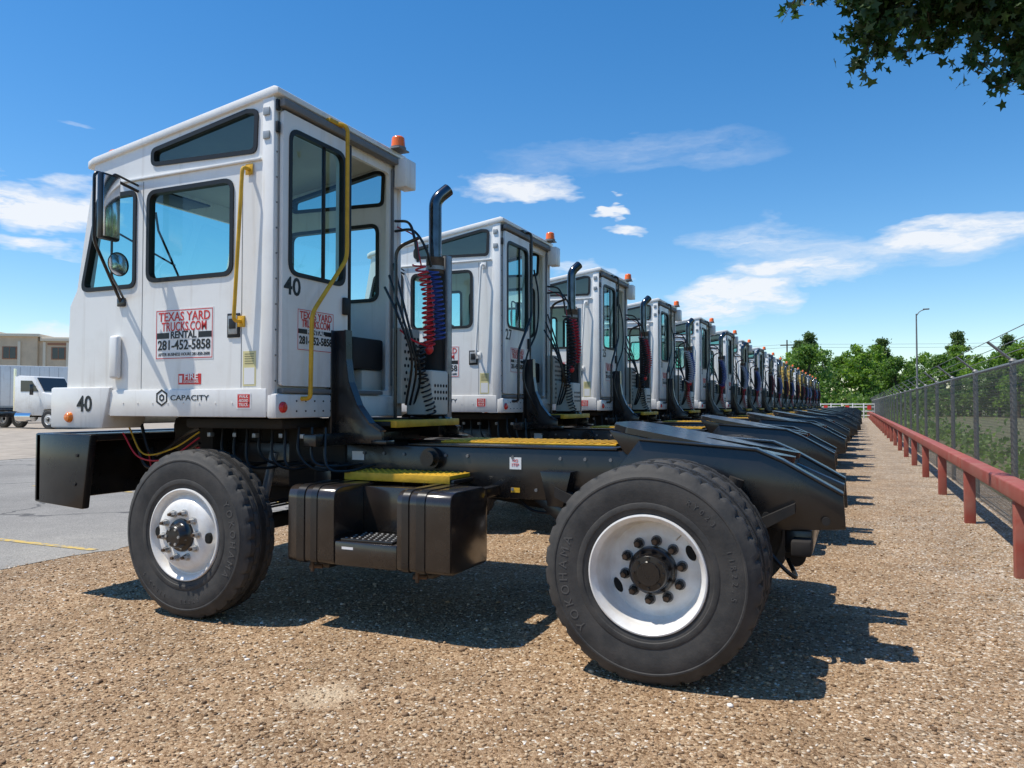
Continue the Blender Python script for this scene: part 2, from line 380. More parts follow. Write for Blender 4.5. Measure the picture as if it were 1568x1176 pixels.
    for z in np.arange(1.5,3.2,.16):
        b.cyl(GREY,(XR+.0115,YN+.018,z),(XR+.016,YN+.018,z),.006,seg=6)
    for x in np.arange(-4.6,-3.45,.14):
        b.cyl(paint,(x,YN-.014,1.362),(x,YN-.018,1.362),.006,seg=6)
    b.box(GREY,-4.448,-4.444,YN-.0015,YN+.002,1.46,2.88,0)
    b.box(GREY,-3.563,-3.559,YN-.0015,YN+.002,1.46,2.88,0)
    b.box(paint,-4.715,-4.63,YN-.045,YN-.001,1.53,1.83,.02,seg=3)
    b.box(GASK,-3.675,-3.57,YN-.008,YN-.0005,1.78,1.935,.01)
    b.box(STEEL,-3.66,-3.585,YN-.016,YN-.008,1.80,1.92,.008)
    b.box(GASK,-3.65,-3.595,YN-.019,YN-.0165,1.835,1.90,.004)
    b.box(GASK,XR+.045,XR+.07,4.40,4.46,1.98,2.10,.006)
    for z in (3.17,3.02): b.box(STEEL,XR-.07,XR-.02,YN-.020,YN-.0105,z,z+.05,.003)
    for z in (3.20,3.06): b.box(GASK,XR+.013,XR+.03,YN+.0,YN+.03,z,z+.07,.004)
    b.lathe(REDL,[(0,-.022),(.022,-.02),(.034,-.010),(.036,0)],seg=24,M=Matrix.Translation((XR+.046,3.80,1.335))@Matrix.Rotation(R(90),4,'Z'))
    b.lathe(AMB,[(0,-.03),(.025,-.026),(.036,-.012),(.038,0)],c=(-5.12,YN-.03,1.262),seg=24)
    return b.mesh(30)

def make_rails(cs,cr):
    b=B('grab_rails')
    b.tube(cs,roundpath([(-3.50,YN,2.845),(-3.50,YN-.07,2.845),(-3.56,YN-.07,1.88),(-3.56,YN,1.88)],.03),.0125,10)
    b.box(cs,-3.53,-3.47,YN-.012,YN-.0105,2.81,2.88,.001); b.box(cs,-3.59,-3.53,YN-.012,YN-.0005,1.845,1.915,.002)
    b.tube(cr,roundpath([(XR+.03,4.28,3.29),(XR+.115,4.36,3.29),(XR+.115,4.36,2.36),(XR+.115,3.99,1.94),(XR+.115,3.98,1.39),(XR+.04,3.98,1.39)],.06),.0145,10)
    b.box(cr,XR+.03,XR+.075,4.22,4.36,3.275,3.305,.004)
    b.tube(BLACK,roundpath([(-4.50,YN,2.82),(-4.57,3.47,2.90),(-4.57,3.47,2.44),(-4.64,YN-.01,2.06)],.05),.011,8)
    b.tube(BLACK,roundpath([(-4.50,YN,2.86),(-4.46,3.52,2.88),(-4.46,3.52,2.20),(-4.62,YN,2.08)],.04),.008,8)
    b.box(BLACK,-4.50,-4.45,3.43,3.58,2.43,2.87,.018); b.box(CHROME,-4.449,-4.446,3.445,3.565,2.45,2.85,.001)
    Mm=Matrix.Translation((-4.45,3.56,2.28))@Matrix.Rotation(R(90),4,'Z')
    b.lathe(BLACK,[(0,.03),(.05,.025),(.078,.0),(.080,-.006),(.074,-.006)],M=Mm,seg=28)
    b.lathe(CHROME,[(.074,-.004),(.05,-.010),(.0,-.014)],M=Mm,seg=28)
    b.box(BLACK,-4.67,-4.60,YN-.02,YN-.0005,2.03,2.09,.006)
    return b.mesh()
def make_decals(num,full=True):
    b=B('decals')
    x0,x1,z0,z1=-4.315,-3.795,1.65,1.99
    b.box(DECW,x0,x1,YN-.002,YN-.0004,z0,z1,0)
    def ring(x0,x1,z0,z1,t): return [(x0,z0),(x1,z0),(x1,z1),(x0,z1)],[[(x0+t,z0+t),(x1-t,z0+t),(x1-t,z1-t),(x0+t,z1-t)]]
    o,h=ring(x0+.008,x1-.008,z0+.008,z1-.008,.005); b.plate(RED,o,h,.001,M_xz(0,YN-.0026,0))
    cx=(x0+x1)/2; yt=YN-.0034
    b.text('TEXAS YARD',.085,RED,M_xz(cx,yt,1.935),.46,.001)
    b.text('TRUCKS.COM',.085,RED,M_xz(cx,yt,1.868),.40,.001)
    b.box(DECK,x0+.016,x1-.016,YN-.0032,YN-.0022,1.793,1.832,0)
    b.box(DECW,cx-.13,cx+.13,YN-.0042,YN-.0033,1.788,1.838,0)
    b.text('RENTAL',.065,DECK,M_xz(cx,YN-.0052,1.813),.23,.002)
    b.text('281-452-5858',.09,DECK,M_xz(cx,yt,1.745),.47,.002)
    b.text('AFTER BUSINESS HOURS 281-850-2600',.03,DECK,M_xz(cx,yt,1.685),.46)
    y0,y1,z0,z1=3.93,4.31,1.70,1.975; X=XR+.043
    b.box(DECW,X+.0005,X+.002,y0,y1,z0,z1,0)
    cy=(y0+y1)/2
    o,h=ring(y0+.006,y1-.006,z0+.006,z1-.006,.004); b.plate(RED,o,h,.001,M_yz(X+.0028,0,0))
    b.text('TEXAS YARD',.07,RED,M_yz(X+.0036,cy,1.930),.33,.001)
    b.text('TRUCKS.COM',.07,RED,M_yz(X+.0036,cy,1.877),.29,.001)
    b.box(DECK,X+.0022,X+.0032,y0+.012,y1-.012,1.812,1.842,0)
    b.text('RENTAL',.045,DECW,M_yz(X+.0042,cy,1.827),.18,.001)
    b.text('281-452-5858',.07,DECK,M_yz(X+.0036,cy,1.768),.34,.002)
    b.text(num,.16,DECK,M_yz(X+.0015,3.885,2.10),None,.003)
    b.text(num,.155,DECK,M_xz(-4.965,YN-.032,1.352),None,.003)
    b.box(RED,-4.10,-3.90,YN-.002,YN-.0004,1.485,1.555,0)
    b.text('FIRE',.055,DECW,M_xz(-3.985,YN-.0028,1.534),.12,.001); b.text('EXTINGUISHER',.025,DECW,M_xz(-3.985,YN-.0028,1.502),.13)
    b.box(DECW,-4.09,-4.065,YN-.0032,YN-.0022,1.497,1.543,0)
    b.box(DECY,-3.545,-3.44,YN-.002,YN-.0004,1.47,1.69,0); b.box(DECW,-3.535,-3.45,YN-.003,YN-.0022,1.48,1.585,0)
    for k in range(5): b.box(DECK,-3.53,-3.455,YN-.0034,YN-.0031,1.61+k*.015,1.613+k*.015,0)
    b.box(DECW,-3.58,-3.465,YN-.0165,YN-.0145,1.325,1.425,0); b.box(RED,-3.572,-3.473,YN-.018,YN-.0168,1.333,1.417,0)
    for k,t in enumerate(('WALK','AROUND','TRUCK')): b.text(t,.028,DECW,M_xz(-3.522,YN-.0188,1.402-k*.026),.075)
    b.text('CAPACITY',.05,DECK,M_xz(-3.985,YN-.0155,1.395),.34,.0003)
    hx=[( .058*math.cos(R(60*k+30)),.058*math.sin(R(60*k+30))) for k in range(6)]
    hi=[( .045*math.cos(R(60*k+30)),.045*math.sin(R(60*k+30))) for k in range(6)]
    h2=[( .026*math.cos(R(60*k+30)),.026*math.sin(R(60*k+30))) for k in range(6)]
    h3=[( .014*math.cos(R(60*k+30)),.014*math.sin(R(60*k+30))) for k in range(6)]
    b.plate(DECK,hx,[hi],.001,M_xz(-4.235,YN-.0155,1.398)); b.plate(DECK,h2,[h3],.001,M_xz(-4.235,YN-.0155,1.398))
    b.box(DECY,-3.42,-3.32,4.434,4.4355,.965,1.03,0)
    b.box(DECW,-2.0,-1.92,4.434,4.4355,.945,1.02,0); b.text('NO\nSTEP',.026,RED,M_xz(-1.96,4.4332,.985),.05)
    b.box(YEL,-1.99,-1.93,4.434,4.4355,.80,.83,0)
    b.box(DECW,-3.20,-3.10,4.434,4.4355,.97,1.03,0)
    return b.mesh()

def make_chassis():
    b=B('chassis_frame')
    for y0 in (4.44,5.24):
        b.box(BLACK,-5.2,-.42,y0,y0+.06,.76,1.075,.006)
    for x in (-5.0,-4.3,-3.0,-2.2,-1.5,-.8): b.box(BLACK,x-.04,x+.04,4.50,5.24,.80,1.05,.004)
    for x in np.arange(-3.1,-1.3,.16):
        for z in (.82,1.02):
            if random.random()<.7: b.cyl(GREY,(x,4.44,z),(x,4.43,z),.011,seg=6)
    bp=[(-5.36,1.15),(-4.80,1.145),(-4.87,.63),(-5.36,.66)]
    b.prism(BLACK,bp,3.64,3.70,.012); b.prism(BLACK,bp,6.04,6.10,.012)
    b.box(BLACK,-5.37,-5.30,3.64,6.10,.66,1.15,.014)
    b.box(BLACK,-5.30,-4.82,3.70,6.04,1.10,1.14,.004)
    b.cyl(DARK,(-4.92,3.639,1.0),(-4.92,3.63,1.0),.012,seg=6); b.cyl(DARK,(-4.94,3.639,.8),(-4.94,3.63,.8),.012,seg=6)
    b.box(DARK,-5.05,-3.75,4.55,5.2,.62,1.24,.05); b.box(DARK,-4.75,-4.35,4.3,5.5,1.0,1.26,.03)
    b.box(DARK,-4.25,-3.4,3.95,4.4,1.19,1.26,.02); b.box(DARK,-3.75,-3.25,4.42,5.3,.75,1.25,.02)
    b.cyl(DARK,(-3.6,4.85,.9),(-1.3,4.87,.62),.05,seg=12)
    b.box(DARK,-3.95,-3.83,3.9,5.84,.46,.56,.02)
    for y in (4.30,5.44):
        pts=[(-4.45,y,.78),(-4.2,y,.66),(-3.89,y,.60),(-3.6,y,.66),(-3.3,y,.78)]
        for k in range(3): b.prism(DARK,[(p[0],p[2]+k*.018) for p in pts]+[(p[0],p[2]+.014+k*.018) for p in pts[::-1]],y-.04,y+.04,0)
        b.box(BLACK,-4.55,-4.40,y-.05,y+.06,.74,.95,.01); b.box(BLACK,-3.38,-3.24,y-.05,y+.06,.74,.95,.01)
        b.cyl(STEEL,(-3.70,y-.08,1.02),(-3.80,y-.1,.58),.03,seg=12)
    b.lathe(DARK,[(0,.0),(.20,.0),(.21,.12),(.0,.14)],c=(-3.89,3.86,.53),seg=32)
    b.lathe(DARK,[(0,.0),(.20,.0),(.21,-.12),(.0,-.14)],c=(-3.89,5.88,.53),seg=32)
    b.tube(DARK,catmull([(-4.0,4.0,.62),(-4.35,4.15,.72),(-4.75,4.25,.85)]),.022,8)
    for k,(m,z) in enumerate(((REDC,1.10),(YEL,1.14),(BLKC,1.06),(BLKC,1.17),(REDC,1.03),(BLKC,.98))):
        b.tube(m,catmull([(-4.80,3.9+.05*k,z+.05),(-4.66,3.92+.04*k,z-.12-.02*k),(-4.45,3.98+.05*k,z-.13+.03*k),(-4.22,4.05,z+.02)]),.006 if m!=BLKC else .012,6)
    for k in range(9):
        x=-4.05+.11*k; b.tube(BLKC,catmull([(x,4.1,1.2),(x+.05,4.05,1.02-.03*(k%3)),(x+.15,4.12,.92+.03*(k%2)),(x+.22,4.35,.95)]),.010,6)
    for k in range(5):
        b.box(STEEL,-4.1+.2*k,-4.07+.2*k,4.0+.03*(k%2),4.04,1.13,1.16,.004)
    b.tube(STEEL,catmull([(-3.4,4.1,.75),(-3.3,4.0,.68),(-3.18,4.0,.55)]),.014,8)
    b.tube(DARK,[(-.93,3.9,.53),(-.93,4.55,.53),(-.93,4.7,.53),(-.93,5.05,.53),(-.93,5.2,.53),(-.93,5.85,.53)],[.07,.075,.2,.2,.075,.07],20)
    for y in (4.35,5.39):
        b.prism(DARK,[(-1.65,.80),(-1.35,.66),(-.93,.60),(-.5,.66),(-.3,.78),(-.3,.83),(-.5,.73),(-.93,.68),(-1.35,.73),(-1.65,.86)],y-.045,y+.045,0)
        b.prism(BLACK,[(-1.75,.95),(-1.55,.95),(-1.60,.74),(-1.70,.74)],y-.03,y+.08,.006)
        b.cyl(DARK,(-.6,y,.95),(-.75,y,.5),.04,seg=12)
    b.prism(BLACK,[(-1.85,.76),(-1.70,.76),(-1.42,.48),(-1.50,.48)],4.46,4.49,.003)
    for k in range(5):
        b.tube(BLKC,catmull([(-2.0+.1*k,4.5+.1*k,.78),(-1.85+.1*k,4.5+.1*k,.68-.03*k),(-1.6+.06*k,4.5,.70),(-1.45,4.5,.78)]),.010,6)
    b.box(BLACK,-.36,-.22,4.42,5.32,.55,.68,.01); b.box(DARK,-.32,-.22,4.28,4.5,.56,.64,.01)
    b.tube(BLKC,catmull([(-.6,4.3,.8),(-.4,4.25,.55),(-.3,4.3,.45),(-.35,4.5,.5)]),.012,6)
    b.cyl(DARK,(-.32,4.6,.50),(-.32,5.1,.50),.055,seg=16)
    return b.mesh()

def make_deck():
    b=B('deck_and_fifth_wheel')
    arm=[(-3.27,1.09),(-3.27,1.86),(-3.17,1.86),(-3.165,1.66),(-3.14,1.50),(-3.07,1.34),(-2.97,1.22),(-2.88,1.17),(-2.88,1.09)]
    for y in (4.33,5.40):
        b.prism(BLACK,arm,y-.012,y+.012,.003)
        c=[(x,z) for x,z in arm[2:8]]
        for i in range(len(c)-1):
            (xa,za),(xb,zb)=c[i],c[i+1]; d=Vector((xb-xa,zb-za)).normalized(); n=Vector((-d.y,d.x))*.012
            b.prism(BLACK,[(xa,za),(xb,zb),(xb+n.x,zb+n.y),(xa+n.x,za+n.y)],y-.035,y+.035,0)
        b.box(BLACK,-3.285,-3.26,y-.05,y+.05,1.09,1.86,.004)
        b.box(BLACK,-2.94,-2.82,y-.05,y+.05,1.09,1.115,.004)
    b.box(BLACK,-3.27,-3.17,4.0,5.6,1.08,1.16,.008)
    b.box(DARK,-3.25,-2.88,4.42,5.32,1.205,1.235,.004); b.box(YEL,-2.879,-2.83,4.42,5.32,1.195,1.245,.006)
    b.box(YEL,-3.10,-2.885,4.46,4.9,1.2355,1.243,.002)
    b.box(CREAM,-3.29,-3.20,5.07,5.34,1.36,1.95,.01)
    b.box(CREAM,-3.22,-2.98,5.16,5.44,1.27,1.62,.02)
    for r in range(9):
        for c in range(5):
            y=5.115+c*.048+(r%2)*.02; z=1.44+r*.054
            b.cyl(HOLE,(-3.2,y,z),(-3.198,y,z),.014,seg=10)
            if r<3 : b.cyl(HOLE,(-2.98,5.2+c*.045,1.4+r*.05),(-2.978,5.2+c*.045,1.4+r*.05),.013,seg=10)
    b.box(BLACK,-2.75,-1.30,4.43,5.31,1.078,1.092,.003)
    b.box(YEL,-2.60,-1.36,4.62,5.12,1.093,1.104,.003)
    for x in np.arange(-2.58,-1.37,.05):
        b.box(YEL,x,x+.02,4.63,5.11,1.1035,1.110,.002)
    for x in np.arange(-2.57,-1.37,.10): b.box(HOLE,x,x+.016,4.68,5.06,1.1036,1.1046,0)
    side=[(-1.28,.98),(-1.15,1.145),(-.50,1.10),(-.36,1.04),(-.065,.875),(-.055,.70),(-.40,.675),(-.75,.77),(-1.28,.80)]
    for y in (4.385,5.325):
        b.prism(BLACK,side,y-.015,y+.03,.006)
        c=side[1:5]
        for i in range(3):
            (xa,za),(xb,zb)=c[i],c[i+1]
            b.prism(BLACK,[(xa,za),(xb,zb),(xb,zb+.014),(xa,za+.014)],y-.03,y+.09,.002)
    for x,z in ((-1.1,.95),(-.45,.75),(-.15,.74),(-.62,.93)): b.cyl(DARK,(x,4.37,z),(x,4.355,z),.022,seg=12)
    b.box(BLACK,-.42,-.34,4.41,5.31,.70,1.0,.006)
    b.box(DARK,-1.2,-.45,4.55,5.2,.80,1.02,.02)
    out=[(-.46,-.18),(-.42,-.34),(-.32,-.44),(.15,-.46),(.42,-.40),(.62,-.25),(.62,-.16),(.12,-.05),(.06,0),(.12,.05),(.62,.16),(.62,.25),(.42,.40),(.15,.46),(-.32,.44),(-.42,.34),(-.46,.18)]
    Mt=Matrix.Translation((-.93,4.87,1.145))@Matrix.Rotation(R(10),4,'Y')
    b.plate(BLACK,roundpoly(out,.04,3),[],.035,Mt)
    b.prism(BLACK,[(-.42,-.02),(.30,-.02),(.20,-.14),(-.30,-.14)],-.44,-.41,.005,M=Mt); b.prism(BLACK,[(-.42,-.02),(.30,-.02),(.20,-.14),(-.30,-.14)],.41,.44,.005,M=Mt)
    b.box(DARK,-.3,.3,-.30,.30,-.15,-.03,.02,M=Mt)
    b.cyl(DARK,(-.93,4.4,1.0),(-.93,5.34,1.0),.04,seg=16)
    for y in (4.50,5.10):
        b.prism(BLACK,[(-.55,1.03),(-.50,1.06),(-.07,.865),(-.07,.80),(-.5,.9)],y,y+.14,.006)
    return b.mesh()

def make_tank():
    b=B('side_tank_step'); y0,y1=3.75,4.22; z0,z1=.40,.86
    def pr(x0,x1,zt,mat=TANK):
        pts=roundpoly([(y0,z0),(y1,z0),(y1,zt),(y0,zt)],[.035,.035,.08,.08],7)
        bm=bmesh.new(); a=[bm.verts.new((x0,p[0],p[1])) for p in pts]; c=[bm.verts.new((x1,p[0],p[1])) for p in pts]
        N=len(pts); bm.faces.new(a); bm.faces.new(c[::-1])
        for i in range(N): bm.faces.new((a[i],a[(i+1)%N],c[(i+1)%N],c[i]))
        bmesh.ops.recalc_face_normals(bm,faces=bm.faces[:])
        caps=[e for e in bm.edges if len(e.link_faces)==2 and any(len(f.verts)>4 for f in e.link_faces)]
        bmesh.ops.bevel(bm,geom=caps,offset=.010,segments=2,profile=.5,affect='EDGES')
        b.bm(bm,mat)
    pr(-3.18,-2.835,z1); pr(-2.40,-2.05,z1)
    b.box(TANK,-2.834,-2.401,3.755,4.20,.402,.545,.01); b.box(TANK,-2.834,-2.401,4.05,4.20,.545,.84,.004)
    b.box(BLACK,-2.80,-2.44,3.77,4.04,.5455,.560,.003)
    for r in range(5):
        for c in range(9): b.sphere(GREY,(-2.78+c*.04+(r%2)*.02,3.80+r*.05,.560),.008,(1.2,1,.5),u=8,v=4)
    b.box(DECW,-2.78,-2.70,3.7535,3.7545,.50,.515,0)
    for xs in (-3.08,-2.24,-2.98,-2.34):
        w=.022 if xs in (-2.98,-2.34) else .028
        pts=roundpoly([(y0-.006,z0-.004),(y1+.006,z0-.004),(y1+.006,z1+.006),(y0-.006,z1+.006)],[.035,.035,.085,.085],7)
        inn=roundpoly([(y0-.001,z0+.002),(y1+.001,z0+.002),(y1+.001,z1+.001),(y0-.001,z1+.001)],[.035,.035,.08,.08],7)
        b.plate(BLACK,pts,[inn],w*2,M_yz(xs,0,0))
    for xs in (-3.03,-2.29):
        b.prism(BLACK,[(xs-.05,.40),(xs+.05,.40),(xs+.05,.34),(xs-.05,.34)],3.90,4.5,.01)
        b.cyl(RUST,(xs,3.80,.40),(xs,3.80,.34),.012,seg=8); b.cyl(RUST,(xs+.03,3.86,.36),(xs-.05,3.84,.36),.014,seg=8)
    for xs in (-3.1,-2.9,-2.3,-2.1): b.box(BLACK,xs-.03,xs+.03,4.22,4.44,.78,.84,.004)
    b.box(BLACK,-3.07,-2.25,4.16,4.43,.862,.888,.006)
    b.box(YEL,-3.05,-2.27,4.15,4.42,.889,.915,.006)
    b.box(YEL,-3.05,-2.27,4.142,4.149,.865,.915,.002)
    for x in np.arange(-3.02,-2.3,.045):
        for y in np.arange(4.18,4.40,.055): b.sphere(YEL,(x,y,.916),.010,(1,1,.5),u=6,v=4)
    b.cyl(BLACK,(-2.55,4.38,1.0),(-2.55,4.44,1.0),.07,seg=20); b.cyl(BLACK,(-2.55,4.34,1.0),(-2.55,4.38,1.0),.05,seg=20)
    return b.mesh()
def helix(p0,p1,rad,turns,n=14,sag=0,ph=0):
    P0,P1=Vector(p0),Vector(p1); ax=(P1-P0).normalized(); u=ax.orthogonal().normalized(); w=ax.cross(u); out=[]
    N=int(turns*n)
    for i in range(N+1):
        t=i/N; a=2*math.pi*i/n
        c=P0.lerp(P1,t)+Vector((sag*math.sin(math.pi*t),.5*sag*math.sin(2.3*math.pi*t+ph),0)); rr=rad*(1+.10*math.sin(i*.37+ph))
        out.append(c+(u*math.cos(a)+w*math.sin(a))*rr)
    return out
def make_exhaust():
    b=B('exhaust_stack')
    x,y=-3.08,5.37
    b.tube(STACK,roundpath([(x,y,2.50),(x,y,3.00),(x+.07,y+.09,3.10)],.10,8),.052,20)
    b.cyl(HOLE,(x+.0702,y+.0903,3.1004),(x+.0709,y+.0912,3.1014),.046,seg=20)
    b.cyl(RUST,(x,y,2.40),(x,y,2.53),.072,seg=24); b.cyl(STEEL,(x,y,2.43),(x,y,2.46),.077,seg=24)
    b.cyl(DARK,(x,y,1.25),(x,y,2.42),.066,seg=24)
    b.box(STEEL,x+.075,x+.10,y+.03,y+.09,1.25,2.55,.004)
    b.box(GREY,x+.02,x+.085,y+.09,y+.13,1.25,2.56,.004)
    b.box(BLACK,-3.27,-3.0,5.3,5.52,1.10,1.26,.01)
    return b.mesh()
def make_hoses(c1,c2,c3,k=0):
    b=B('air_hoses')
    b.tube(BLACK,roundpath([(-3.20,4.98,1.25),(-3.20,4.98,2.55),(-3.02,5.02,2.62)],.08),.014,8)
    b.tube(c1,helix((-3.03,5.03,2.42),(-3.00,5.13,1.80),.043,17,sag=.05,ph=k),.0072,6)
    b.tube(c2,helix((-3.00,5.18,2.40),(-2.98,5.24,1.86),.040,15,sag=.04,ph=k+1),.0072,6)
    b.tube(c3,helix((-3.02,5.06,1.80),(-2.98,5.17,1.28),.036,15,sag=-.04,ph=k),.007,6)
    b.tube(BLKC,catmull([(XR+.01,5.13,2.80),(-3.15,5.08,2.76),(-3.06,5.02,2.62),(-3.04,5.04,2.44)]),.011,6)
    b.tube(BLKC,catmull([(XR+.01,5.13,2.72),(-3.12,5.10,2.70),(-3.02,5.12,2.56),(-3.0,5.17,2.42)]),.011,6)
    b.tube(REDC,catmull([(XR+.01,5.16,2.76),(-3.12,5.12,2.66),(-3.05,5.06,2.52),(-3.03,5.07,2.42)]),.006,6)
    b.tube(c1,catmull([(-3.0,5.13,1.80),(-3.06,5.0,1.84),(-3.16,4.98,1.92)]),.008,6)
    b.sphere(REDC,(-3.0,5.14,1.78),.035,(1,1,1.2))
    if k: b.tube(BLKC,catmull([(XR+.08,4.52,2.9),(XR+.14,4.50,2.6),(XR+.18,4.36,2.2),(XR+.15,4.15,1.9),(XR+.13,4.1,1.6),(-3.1,4.35,1.2)]),.011,6)
    for s in range(3):
        yy=4.95+s*.06
        b.tube(BLKC,catmull([(-3.28,yy,2.25+.1*s),(-3.12,yy-.05,2.0),(-3.05,yy+.02,1.7-.05*s),(-3.15,yy+.1,1.35)]),.010,6)
    return b.mesh()

CABW=make_cab(WHITE); CABY=make_cab(YCAB)
RAILS=make_rails(YEL,YEL); RAILS2=make_rails(WHITE,BLACK); CHAS=make_chassis(); DECKM=make_deck(); TANKM=make_tank(); EXH=make_exhaust()
HOSES=[make_hoses(REDC,BLUC,BLKC),make_hoses(BLKC,REDC,BLKC,1),make_hoses(BLKC,REDC,BLKC,2),make_hoses(WHTC,BLUC,REDC,3),make_hoses(BLUC,WHTC,REDC,4)]
DEC=[make_decals(n) for n in ('40','27','25','31')]
cx,cy=-2.7,4.87
ys=[0,3.62,6.9,10.45,13.85,17.2]; xs=[0,-.13,-.07,-.05,.08,.16]
while len(ys)<18: ys.append(ys[-1]+3.45+random.uniform(-.1,.1)); xs.append(.16+.02*(len(xs)-5)+random.uniform(-.06,.06))
for i in range(18):
    e=bpy.data.objects.new('yard_truck' if i==0 else 'yard_truck.%03d'%i,None); COL.objects.link(e)
    e.location=(cx+xs[i],cy+ys[i],0); e.rotation_euler=(0,0,R(0 if i==0 else random.uniform(-.6,.6))); e.empty_display_size=.5
    L=(-cx,-cy,0)
    yel=i in (10,11,13,14,16)
    mkobj('cab',CABY if yel else CABW,e,L)
    mkobj('grab_rails_and_mirror',RAILS if (i==0 or yel) else RAILS2,e,L); mkobj('decals',DEC[0] if i==0 else DEC[1+(i-1)%3],e,L)
    mkobj('chassis_frame',CHAS,e,L); mkobj('deck_and_fifth_wheel',DECKM,e,L); mkobj('side_tank_step',TANKM,e,L)
    mkobj('exhaust_stack',EXH,e,L); mkobj('air_hoses',HOSES[i if i<5 else random.randint(1,4)],e,L)
    st=0 if i==0 else R(random.uniform(-5,5))
    a=0 if i==0 else random.uniform(0,6)
    def W(n,me,x,y,z,flip=False,spin=0,steer=0):
        o=mkobj(n,me,e,(x-cx,y-cy,z)); o.rotation_mode='XYZ'; o.rotation_euler=(0,spin,(math.pi if flip else 0)+steer)
    W('front_wheel_left',WF,-3.89,3.60,.53,False,a,st); W('front_wheel_right',WF,-3.89,6.14,.53,True,a,st)
    W('rear_wheel_left_outer',WR,-.93,3.65,.53,False,a); W('rear_wheel_left_inner',WI,-.93,3.96,.53)
    W('rear_wheel_right_outer',WR,-.93,6.09,.53,True,a); W('rear_wheel_right_inner',WI,-.93,5.78,.53,True)

# ---------------------------------------------------------------- ground
def sheet(name,x0,x1,y0,y1,z,mat):
    me=bpy.data.meshes.new(name); me.from_pydata([(x0,y0,z),(x1,y0,z),(x1,y1,z),(x0,y1,z)],[],[(0,1,2,3)]); me.materials.append(mat)
    return mkobj(name,me)
def ramp(nt,stops):
    cr=nt.nodes.new('ShaderNodeValToRGB'); el=cr.color_ramp.elements
    while len(el)>1: el.remove(el[-1])
    el[0].position=stops[0][0]; el[0].color=(*stops[0][1],1)
    for p,c in stops[1:]:
        e=el.new(p); e.color=(*c,1)
    return cr
def mixc(nt,a,b,fac,mode='MIX'):
    m=nt.nodes.new('ShaderNodeMix'); m.data_type='RGBA'; m.blend_type=mode
    for s,v in ((6,a),(7,b),(0,fac)):
        if hasattr(v,'links'): nt.links.new(v,m.inputs[s])
        elif isinstance(v,(int,float)): m.inputs[s].default_value=v
        else: m.inputs[s].default_value=(*v,1)
    return m.outputs[2]
def mth(nt,op,a,b=0.0,clamp=False):
    m=nt.nodes.new('ShaderNodeMath'); m.operation=op; m.use_clamp=clamp
    for s,v in ((0,a),(1,b)):
        if hasattr(v,'links'): nt.links.new(v,m.inputs[s])
        else: m.inputs[s].default_value=v
    return m.outputs[0]
PEB=[(0,(.10,.055,.025)),(.22,(.26,.155,.08)),(.5,(.38,.245,.135)),(.75,(.48,.335,.20)),(.92,(.60,.47,.32)),(1,(.78,.71,.60))]
PEBG=[(0,(.12,.09,.06)),(.25,(.30,.235,.165)),(.5,(.43,.35,.265)),(.8,(.57,.495,.40)),(1,(.82,.78,.71))]
